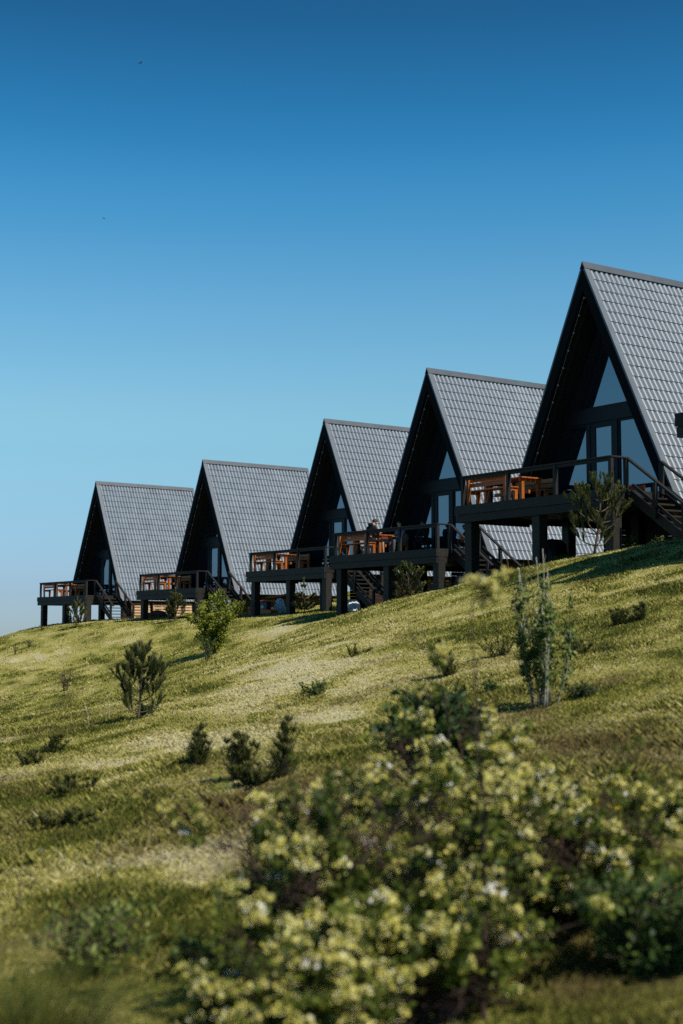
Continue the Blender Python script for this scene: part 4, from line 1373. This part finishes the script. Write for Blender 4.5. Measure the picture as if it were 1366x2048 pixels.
def leaf_bush(name, px, py, hpx, wpx, label, cat, mat, bark, seed, nstem=9, nleaf=1200, lsize=0.05, dist=None, flare=1.0, group=None, lowleaf=0.2, stem_r=0.012, foot=None):
    if dist is None:
        x, y, z, d = hit(px, py)
    else:
        r_ = ray(px, py); x, y = float(r_[0] / r_[1] * dist), dist; z = gz(x, y); d = dist
    H = hpx * d / FPX; W = wpx * d / FPX
    rg = np.random.default_rng(seed)
    root = tag(empty(name, (x, y, z)), label, cat, group)
    st_ = MB(); C = []; D = []
    tips = []
    for k in range(nstem):
        a = 2 * math.pi * k / nstem + rg.normal(0, 0.35); q_ = math.sqrt(rg.uniform(0.03, 1.0))
        end = np.array([math.cos(a) * W / 2 * q_, math.sin(a) * W / 2 * q_, H * (1.0 - 0.35 * q_ ** 2) * rg.uniform(0.82, 1.0)])
        b0 = np.array([math.cos(a) * W * 0.05, math.sin(a) * W * 0.05, -0.04])
        path = curve(b0, end, (math.cos(a) * -0.06 * W * flare, math.sin(a) * -0.06 * W * flare, 0.05 * H), 9)
        st_.tube(path, list(np.linspace(1.0, 0.25, 9) * stem_r), 5, False)
        tips.append(path)
        for j in range(7):
            f = lowleaf + (1 - lowleaf) * (j + rg.random()) / 7
            i0 = min(7, int(f * 8)); m_ = path[i0]
            a2 = rg.uniform(0, 6.28); l2 = W * 0.20 * rg.uniform(0.5, 1.2)
            p2 = curve(m_, m_ + np.array([math.cos(a2) * l2, math.sin(a2) * l2, l2 * rg.uniform(0.1, 0.9)]), (0, 0, 0.05 * l2), 5)
            st_.tube(p2, list(np.linspace(0.45, 0.15, 5) * stem_r), 4, False)
            tips.append(p2)
    per = max(2, nleaf // len(tips))
    for p2 in tips:
        n = per * (2 if len(p2) == 9 else 1)
        f = rg.uniform(lowleaf if len(p2) == 9 else 0.15, 1.0, n) * (len(p2) - 1)
        i0 = np.clip(f.astype(int), 0, len(p2) - 2); fr = (f - i0)[:, None]
        C.append(p2[i0] * (1 - fr) + p2[i0 + 1] * fr + rg.normal(0, lsize * 0.5, (n, 3)))
        dd = p2[i0 + 1] - p2[i0]; dd = dd / np.linalg.norm(dd, axis=1, keepdims=True)
        D.append(dd + rg.normal(0, 0.8, (n, 3)))
    st_.build("stems", bark, root)
    poly_mesh("foliage", leaf_polys(np.concatenate(C), np.concatenate(D), lsize, rg), mat, root)
    return root


leaf_bush("leafy_bush", 426, 1310, 130, 98, "bright green leafy bush before the stairs of the second-farthest cabin", "bush", M["bright_leaf"], M["bark"], 41, 14, 5600, 0.105, lowleaf=0.10, dist=52)
leaf_bush("leafy_bush", 414, 1335, 55, 46, "thin dark foot shrub just below the bright green bush", "bush", M["leaf"], M["bark"], 42, 8, 420, 0.06, dist=49)
leaf_bush("leafy_bush", 480, 1243, 36, 70, "low yellow-green growth right of the bright green bush", "bush", M["bright_leaf"], M["bark"], 43, 9, 1000, 0.08, dist=64)
leaf_bush("leafy_bush", 1258, 1112, 48, 50, "dark leafy bush right of the tall pine sapling, by the lit post", "bush", M["leaf"], M["bark"], 44, 8, 900, 0.055, dist=37.2)
leaf_bush("leafy_bush", 1318, 1104, 38, 26, "small bright bush under the stairs of the largest cabin", "bush", M["leaf"], M["bark"], 45, 6, 420, 0.05, dist=37.0)
leaf_bush("leafy_bush", 1130, 1128, 16, 60, "low yellowish weeds at the foot of the black posts", "weeds", M["bright_leaf"], M["bark"], 46, 8, 500, 0.05, dist=38.2)
leaf_bush("leafy_bush", 656, 1226, 20, 26, "small weedy plant at the lit post of the middle cabin", "weeds", M["leaf"], M["bark"], 47, 6, 260, 0.06, dist=60)
leaf_bush("leafy_bush", 60, 1263, 16, 34, "tiny scrub on the left brow against the sea", "bush", M["dark_leaf"], M["dark_bark"], 48, 6, 200, 0.05, dist=74)
leaf_bush("leafy_bush", 32, 1262, 26, 16, "twiggy little bush on the left brow against the sky", "bush", M["dark_leaf"], M["dark_bark"], 49, 5, 130, 0.05, dist=72)
leaf_bush("leafy_bush", 84, 1252, 12, 16, "tiny tuft bush by the farthest deck's outer post", "bush", M["dark_leaf"], M["dark_bark"], 50, 5, 90, 0.05, dist=80)
leaf_bush("leafy_bush", 130, 1382, 46, 70, "dead dark brush above the left junipers", "brush", M["dead"], M["dead"], 51, 10, 420, 0.05)
leaf_bush("leafy_bush", 632, 1392, 26, 60, "low green weed clump in mid slope", "weeds", M["leaf"], M["bark"], 52, 8, 420, 0.05)
leaf_bush("leafy_bush", 290, 1432, 26, 50, "low green weeds at the foot of the lone pine", "weeds", M["dark_leaf"], M["bark"], 53, 8, 420, 0.05, dist=None)
leaf_bush("leafy_bush", 520, 1795, 70, 90, "green weeds at the foot of the bare sapling", "weeds", M["dark_leaf"], M["bark"], 54, 9, 520, 0.045)
leaf_bush("leafy_bush", 395, 1935, 45, 120, "low green weed clump left of the blossoms", "weeds", M["leaf"], M["bark"], 56, 10, 700, 0.04)
leaf_bush("leafy_bush", 980, 1385, 26, 40, "small weed on bare soil left of pale-stemmed shrub", "weeds", M["leaf"], M["bark"], 57, 6, 240, 0.04)
leaf_bush("leafy_bush", 1165, 1395, 30, 60, "dark weeds on bare soil right of pale-stemmed shrub", "weeds", M["dark_leaf"], M["bark"], 58, 7, 300, 0.04)
leaf_bush("leafy_bush", 1310, 2060, 190, 420, "dark green undergrowth filling the bottom right corner", "weeds", M["leaf"], M["bark"], 59, 18, 3200, 0.045, dist=6.4, lowleaf=0.05)
leaf_bush("leafy_bush", 190, 2050, 120, 300, "loose green weeds along the bottom left", "weeds", M["cane_leaf"], M["bark"], 60, 14, 1300, 0.040, dist=7.4, lowleaf=0.05)
# dark-leaved bush with a visible trunk in the middle ground
leaf_bush("leafy_bush", 868, 1618, 250, 270, "dark green leafy bush with a bare leaning trunk behind the blossoms", "bush", M["dark_leaf"], M["dark_bark"], 61, 16, 4200, 0.06, lowleaf=0.45, stem_r=0.02)


def cane_shrub(px, py, hpx, wpx, label, seed):
    """many upright pale canes with thin leaves, some tops bare"""
    x, y, z, d = hit(px, py)
    H = hpx * d / FPX; W = wpx * d / FPX
    rg = np.random.default_rng(seed)
    root = tag(empty("cane_shrub", (x, y, z)), label, "shrub")
    C = []; D = []
    for k in range(22):
        a = rg.uniform(0, 6.28); q_ = math.sqrt(rg.random())
        b0 = np.array([math.cos(a) * W * 0.22 * q_, math.sin(a) * W * 0.22 * q_, -0.05])
        hh = H * rg.uniform(0.45, 0.82)
        if k < 7: hh = H * rg.uniform(0.84, 1.0)
        e_ = np.array([math.cos(a) * W * 0.56 * q_ - (0.18 * W if k < 7 else 0), math.sin(a) * W * 0.56 * q_, hh])
        path = curve(b0, e_, (rg.normal(0, 0.05) * W, 0, 0), 9) + rg.normal(0, 0.010 * W, (9, 3)) * np.linspace(0, 1, 9)[:, None]
        q = MB(); q.tube(path, list(np.linspace(1.0, 0.35, 9) * 0.0085), 5)
        for j in range(4):
            i0 = rg.integers(3, 8); m_ = path[i0]; a2 = rg.uniform(0, 6.28); l2 = W * rg.uniform(0.08, 0.22)
            p2 = curve(m_, m_ + np.array([math.cos(a2) * l2 * 0.6, math.sin(a2) * l2 * 0.6, l2]), (0, 0, 0), 4)
            q.tube(p2, [0.004, 0.003, 0.003, 0.002], 4, False)
            if hh < 0.84 * H or rg.random() < 0.35:
                n = 36
                C.append(p2[rg.integers(0, 4, n)] + rg.normal(0, 0.02, (n, 3))); D.append(rg.normal(0, 1, (n, 3)) + np.array([0, 0, 0.3]))
        n = 76 if k % 2 else 30
        lo, hi = (2, 7)
        C.append(path[rg.integers(lo, hi, n)] + rg.normal(0, 0.03, (n, 3))); D.append(rg.normal(0, 1, (n, 3)) + np.array([0, 0, 0.3]))
        q.build("stem", M["pale_bark"] if k % 3 else M["bark"], root)
    poly_mesh("foliage", leaf_polys(np.concatenate(C), np.concatenate(D), 0.050, rg, 0.55), M["cane_leaf"], root)
    return root


cane_shrub(1088, 1412, 318, 120, "sparse upright shrub of many pale stems on bare soil", 71)


def bare_sapling(name, px, py, hpx, label, seed, mat, n=6, lean=(-0.1, 0), r0=0.010, cat="sapling", side=0.45):
    x, y, z, d = hit(px, py)
    H = hpx * d / FPX
    rg = np.random.default_rng(seed)
    root = tag(empty(name, (x, y, z)), label, cat)
    q = MB()
    path = curve((0, 0, -0.05), (lean[0] * H, lean[1] * H, H), (0.05 * H, 0, 0), 10)
    q.tube(path, list(np.linspace(1, 0.35, 10) * r0), 6)
    q.build("trunk", mat, root)
    for k in range(n):
        i0 = rg.integers(4, 10); m_ = path[i0]; s_ = -1 if k % 2 else 1
        l2 = H * side * rg.uniform(0.5, 1.1)
        b_ = MB()
        p2 = curve(m_, m_ + np.array([s_ * l2, rg.normal(0, 0.3) * l2, l2 * rg.uniform(-0.05, 0.6)]), (0, 0, 0.06 * l2), 6)
        b_.tube(p2, list(np.linspace(0.5, 0.2, 6) * r0), 5)
        m2 = p2[3]; b_.tube(curve(m2, m2 + np.array([s_ * l2 * 0.3, 0.1 * l2, l2 * 0.25]), (0, 0, 0), 4), [0.3 * r0] * 4, 4)
        b_.build("branch", mat, root)
    return root


bare_sapling("bare_sapling", 513, 1800, 175, "leafless dark sapling with side twigs left of the blossoms", 81, M["dark_bark"], 6, (-0.22, 0), 0.012)
for k, (px, py, h_, ln, lab) in enumerate(((178, 1452, 46, -0.2, "thin dry stalk leaning left in mid slope"), (217, 1440, 44, 0.0, "straight dry stalk right of the leaning one"),
                                           (45, 1830, 190, -0.25, "tall dry weed stalk at the left edge"), (18, 1850, 150, 0.15, "shorter dry weed stalk at the left edge"),
                                           (150, 1850, 150, 0.45, "dry stalk leaning right across the lower left grass"))):
    bare_sapling("dry_stalk", px, py, h_, lab, 90 + k, M["pale_bark"] if k < 2 else M["dead"], 2 if k < 2 else 5, (ln, 0), 0.005 if k < 2 else 0.004, "stalk", 0.2)


def flower_shrub(name, px, dist, top_py, wpx, label, seed, nstem, leafn=26, heads=0.55, white=0.1, depth=0.8, slim=False, cat="shrub"):
    """loose crown: stems, branches and twigs, leaves along the twigs, small blossom heads clustered at their ends"""
    r_ = ray(px, 1700); x = float(r_[0] / r_[1] * dist); y = dist
    z = gz(x, y)
    H = (ray(px, top_py) / ray(px, top_py)[1])[2] * dist - z
    W = wpx * dist / FPX
    rg = np.random.default_rng(seed)
    root = tag(empty(name, (x, y, z)), label, cat, "blossoming shrubs in the foreground")
    st_ = MB(); tw = []
    off = rg.uniform(0, 50, 3)

    def gap(p):
        return float(vnoise(np.array([p[0] / 0.17 + off[0] + 0.7 * p[1]]), np.array([p[2] / 0.15 + off[1] - 0.6 * p[1]]), seed)[0])

    for k in range(nstem):
        a = 2 * math.pi * k / nstem + rg.normal(0, 0.35); q_ = math.sqrt(rg.uniform(0.03, 1.0))
        b0 = np.array([math.cos(a) * 0.07, math.sin(a) * 0.07, -0.05])
        hh = H * ((1.0 - 0.42 * q_ ** 2) * rg.uniform(0.55, 1.0) if not slim else rg.uniform(0.9, 1.0))
        e_ = np.array([math.cos(a) * W / 2 * q_, math.sin(a) * W / 2 * q_ * depth, hh])
        path = curve(b0, e_, (-math.cos(a) * 0.10 * W * q_ + rg.normal(0, 0.03) * W, -math.sin(a) * 0.10 * W * q_, 0.12 * H * q_), 10)
        path[1:] += rg.normal(0, 0.012, (9, 3))
        st_.tube(path, list(np.linspace(0.012, 0.003, 10)), 5, False)
        for j in range(9 if not slim else 4):
            i0 = int(rg.integers(2, 10)); m_ = path[i0]; a2 = a + rg.normal(0, 1.2); l2 = (min(W * 0.22, 0.45) * rg.uniform(0.4, 1.2)) if not slim else 0.10
            el = rg.uniform(-0.15, 1.1)
            br = curve(m_, m_ + np.array([math.cos(a2) * math.cos(el) * l2, math.sin(a2) * math.cos(el) * l2 * depth, math.sin(el) * l2]), (0, 0, rg.uniform(-0.05, 0.12) * l2), 6)
            st_.tube(br, list(np.linspace(0.005, 0.002, 6)), 4, False)
            for i in range(6):
                m2 = br[int(rg.integers(1, 6))]; a3 = a2 + rg.normal(0, 1.0); l3 = rg.uniform(0.05, 0.17); e3 = rg.uniform(-0.4, 1.3)
                p3 = curve(m2, m2 + np.array([math.cos(a3) * math.cos(e3) * l3, math.sin(a3) * math.cos(e3) * l3, math.sin(e3) * l3]), (0, 0, rg.uniform(-0.2, 0.1) * l3), 5)
                st_.tube(p3, [0.0022, 0.002, 0.0016, 0.0012, 0.001], 3, False)
                tw.append(p3)
    st_.build("stems", M["dark_bark"], root)
    C = []; D = []; U = []; Wh = []
    for p3 in tw:
        g_ = gap(p3[-1])
        if not slim and g_ < 0.42:
            continue
        n = int(leafn * rg.uniform(0.4, 1.4))
        f = rg.uniform(0.0, 1.0, n) * 4
        i0 = np.clip(f.astype(int), 0, 3); fr = (f - i0)[:, None]
        C.append(p3[i0] * (1 - fr) + p3[i0 + 1] * fr + rg.normal(0, 0.008, (n, 3)))
        D.append(rg.normal(0, 0.8, (n, 3)) + (p3[-1] - p3[0]) * 6 + np.array([0, 0, 0.2]))
        hgt = p3[-1][2] / H; rim = math.hypot(p3[-1][0], p3[-1][1] / depth) / (W / 2)
        if rg.random() < heads * min(1.0, 0.15 + 0.9 * max(hgt, rim) ** 2.5) * max(0.0, 2.6 * g_ - 0.95):
            for h_ in range(int(rg.integers(2, 6))):
                wh = rg.random() < white * (1.0 if g_ > 0.55 else 0.25)
                c = p3[-1] + (p3[-2] - p3[-1]) * rg.uniform(0, 2.0) + rg.normal(0, 0.014, 3)
                m_ = 22; rad_ = rg.uniform(0.015, 0.034)
                v_ = rg.normal(0, 1, (m_, 3)); v_ /= np.linalg.norm(v_, axis=1, keepdims=True); v_[:, 2] = np.abs(v_[:, 2]) * 0.8 - 0.15
                (Wh if wh else U).append(leaf_polys(c + v_ * rad_, v_, 0.018, rg, 0.9, 0.2))
    poly_mesh("foliage", leaf_polys(np.concatenate(C), np.concatenate(D), 0.036, rg, 0.55), M["shrub_leaf"], root)
    if U: poly_mesh("blossom", np.concatenate(U), M["flower"], root)
    if Wh: poly_mesh("open_blossom", np.concatenate(Wh), M["white_flower"], root)
    return root


flower_shrub("flowering_shrub", 700, 6.6, 1510, 620, "wide cream-flowered shrub in the lower middle foreground", 101, 22, 24, 0.95, 0.06)
flower_shrub("flowering_shrub", 1130, 7.2, 1560, 680, "wide shrub with the whitest open blossoms at lower right", 102, 22, 22, 0.9, 0.13)
flower_shrub("flowering_shrub", 905, 8.2, 1340, 360, "tall flowering shrub behind the two wide ones", 103, 13, 20, 0.8, 0.05)
flower_shrub("flowering_shrub", 932, 6.0, 1180, 60, "single tall blossom spray reaching up toward the people's deck", 104, 1, 12, 0.9, 0.0, slim=True)
flower_shrub("flowering_shrub", 580, 5.6, 1850, 500, "low cream-flowered shrub at the bottom edge", 105, 16, 22, 0.9, 0.06)
flower_shrub("flowering_shrub", 880, 6.0, 1750, 480, "low leafy blossoming shrub at the bottom between the wide ones", 106, 16, 26, 0.45, 0.06)

# long grass out of focus at the lower left corner, and by the bottom right
def tussock(px, dist, top_py, wpx, label, seed, n=420, lean=0.35, mat="tall_grass"):
    r_ = ray(px, 1700); x = float(r_[0] / r_[1] * dist); y = dist; z = gz(x, y)
    H = (ray(px, top_py) / ray(px, top_py)[1])[2] * dist - z; W = wpx * dist / FPX
    rg = np.random.default_rng(seed)
    a = rg.uniform(0, 6.28, n); q_ = np.sqrt(rg.random(n))
    b0 = np.stack([np.cos(a) * q_ * W * 0.25, np.sin(a) * q_ * W * 0.25, np.full(n, -0.03)], 1)
    h_ = H * rg.uniform(0.45, 1.0, n); la = rg.uniform(0, 6.28, n); ln = h_ * lean * rg.uniform(0.2, 1.3, n)
    K = 5
    wv = np.array([1.0, 0.95, 0.8, 0.55, 0.05]) * 0.0036
    side = np.stack([np.cos(la + 1.57), np.sin(la + 1.57), 0 * la], 1)
    rows = []
    for k in range(K):
        f = k / (K - 1)
        c = b0 + np.stack([np.cos(la) * ln * f ** 1.8, np.sin(la) * ln * f ** 1.8, h_ * (f - 0.18 * f ** 3)], 1)
        rows.append((c - side * wv[k], c + side * wv[k]))
    V = np.stack([p for r2 in rows for p in r2], 1)     # n, 2K, 3
    me = bpy.data.meshes.new("tall_grass")
    me.vertices.add(n * 2 * K); me.vertices.foreach_set("co", V.astype(np.float32).ravel())
    base = np.arange(n)[:, None] * 2 * K
    Fq = np.concatenate([np.stack([base[:, 0] + 2 * k, base[:, 0] + 2 * k + 1, base[:, 0] + 2 * k + 3, base[:, 0] + 2 * k + 2], 1) for k in range(K - 1)])
    me.loops.add(Fq.size); me.loops.foreach_set("vertex_index", Fq.astype(np.int32).ravel())
    me.polygons.add(len(Fq)); me.polygons.foreach_set("loop_start", np.arange(0, Fq.size, 4, dtype=np.int32)); me.polygons.foreach_set("loop_total", np.full(len(Fq), 4, np.int32))
    me.update(calc_edges=True)
    o = link(bpy.data.objects.new("grass_tussock", me), M[mat])
    o.location = (x, y, z)
    return tag(o, label, "grass tussock", "tall grass tussocks")


tussock(10, 5.0, 1800, 420, "blurred yellow-green grass tussock in the lower left corner", 111, 3600, 0.7)
tussock(1290, 7.0, 1920, 460, "dark green grass tussock in the lower right corner", 112, 1600, 0.45)
tussock(300, 8.0, 1900, 300, "grass tussock at the bottom left of the low blossoming shrub", 113, 700, 0.45)

# yellow flowers
x, y, z, d = hit(1198, 1660)
e = tag(empty("yellow_flower", (x, y, z)), "small clump of yellow flowers in the grass at right", "flower")
q = MB(); pts = []
rg = np.random.default_rng(5)
for k in range(5):
    dx, dz = rg.uniform(-0.11, 0.11), rg.uniform(0.08, 0.17)
    q.tube([(0, 0, -0.02), (dx, 0, dz)], [0.003, 0.002], 4); pts.append((dx, rg.normal(0, 0.02), dz))
q.build("stems", M["leaf"], e)
C = np.repeat(np.array(pts), 9, 0); D = rg.normal(0, 1, C.shape)
poly_mesh("petals", leaf_polys(C, D, 0.022, rg, 0.7), plain("yellow petals", (0.85, 0.62, 0.02), 0.6), e)

# two birds high in the sky
m_bird = plain("dark feathers", (0.02, 0.02, 0.024), 0.7)
for (px, py, dist, s_, rz, lab) in ((281, 126, 85, 0.6, 0.6, "dark bird high in the upper left sky"), (208, 437, 120, 0.6, -0.5, "small distant bird lower in the left sky")):
    r_ = ray(px, py); p = r_ / r_[1] * dist
    e = tag(empty("bird", tuple(p), rz), lab, "bird", "birds in the sky"); e.scale = (s_,) * 3
    q = MB(); q.tube([(-0.16, 0, 0), (-0.08, 0, 0.0), (0.02, 0, 0.01), (0.10, 0, 0.015), (0.14, 0, 0.02), (0.17, 0, 0.015)], [0.008, 0.03, 0.045, 0.03, 0.025, 0.004], 8); q.build("body", m_bird, e)
    for s in (-1, 1):
        q = MB(); q.add([(0.07, s * 0.03, 0.02), (-0.05, s * 0.03, 0.02), (-0.04, s * 0.16, 0.07), (0.06, s * 0.16, 0.075), (-0.09, s * 0.36, 0.05), (-0.02, s * 0.34, 0.055),
                         (0.07, s * 0.03, 0.012), (-0.05, s * 0.03, 0.012), (-0.04, s * 0.16, 0.062), (0.06, s * 0.16, 0.067), (-0.09, s * 0.36, 0.046), (-0.02, s * 0.34, 0.049)],
                        [(0, 1, 2, 3), (3, 2, 4, 5), (6, 9, 8, 7), (9, 11, 10, 8), (0, 3, 9, 6), (3, 5, 11, 9), (1, 7, 8, 2), (2, 8, 10, 4), (4, 10, 11, 5), (0, 6, 7, 1)])
        q.build("wing", m_bird, e)
    q = MB(); q.add([(-0.14, -0.012, 0), (-0.14, 0.012, 0), (-0.25, 0.045, 0), (-0.25, -0.045, 0), (-0.14, -0.012, -0.006), (-0.14, 0.012, -0.006), (-0.25, 0.045, -0.004), (-0.25, -0.045, -0.004)],
                    [(0, 1, 2, 3), (7, 6, 5, 4), (0, 4, 5, 1), (1, 5, 6, 2), (2, 6, 7, 3), (3, 7, 4, 0)]); q.build("tail", m_bird, e)
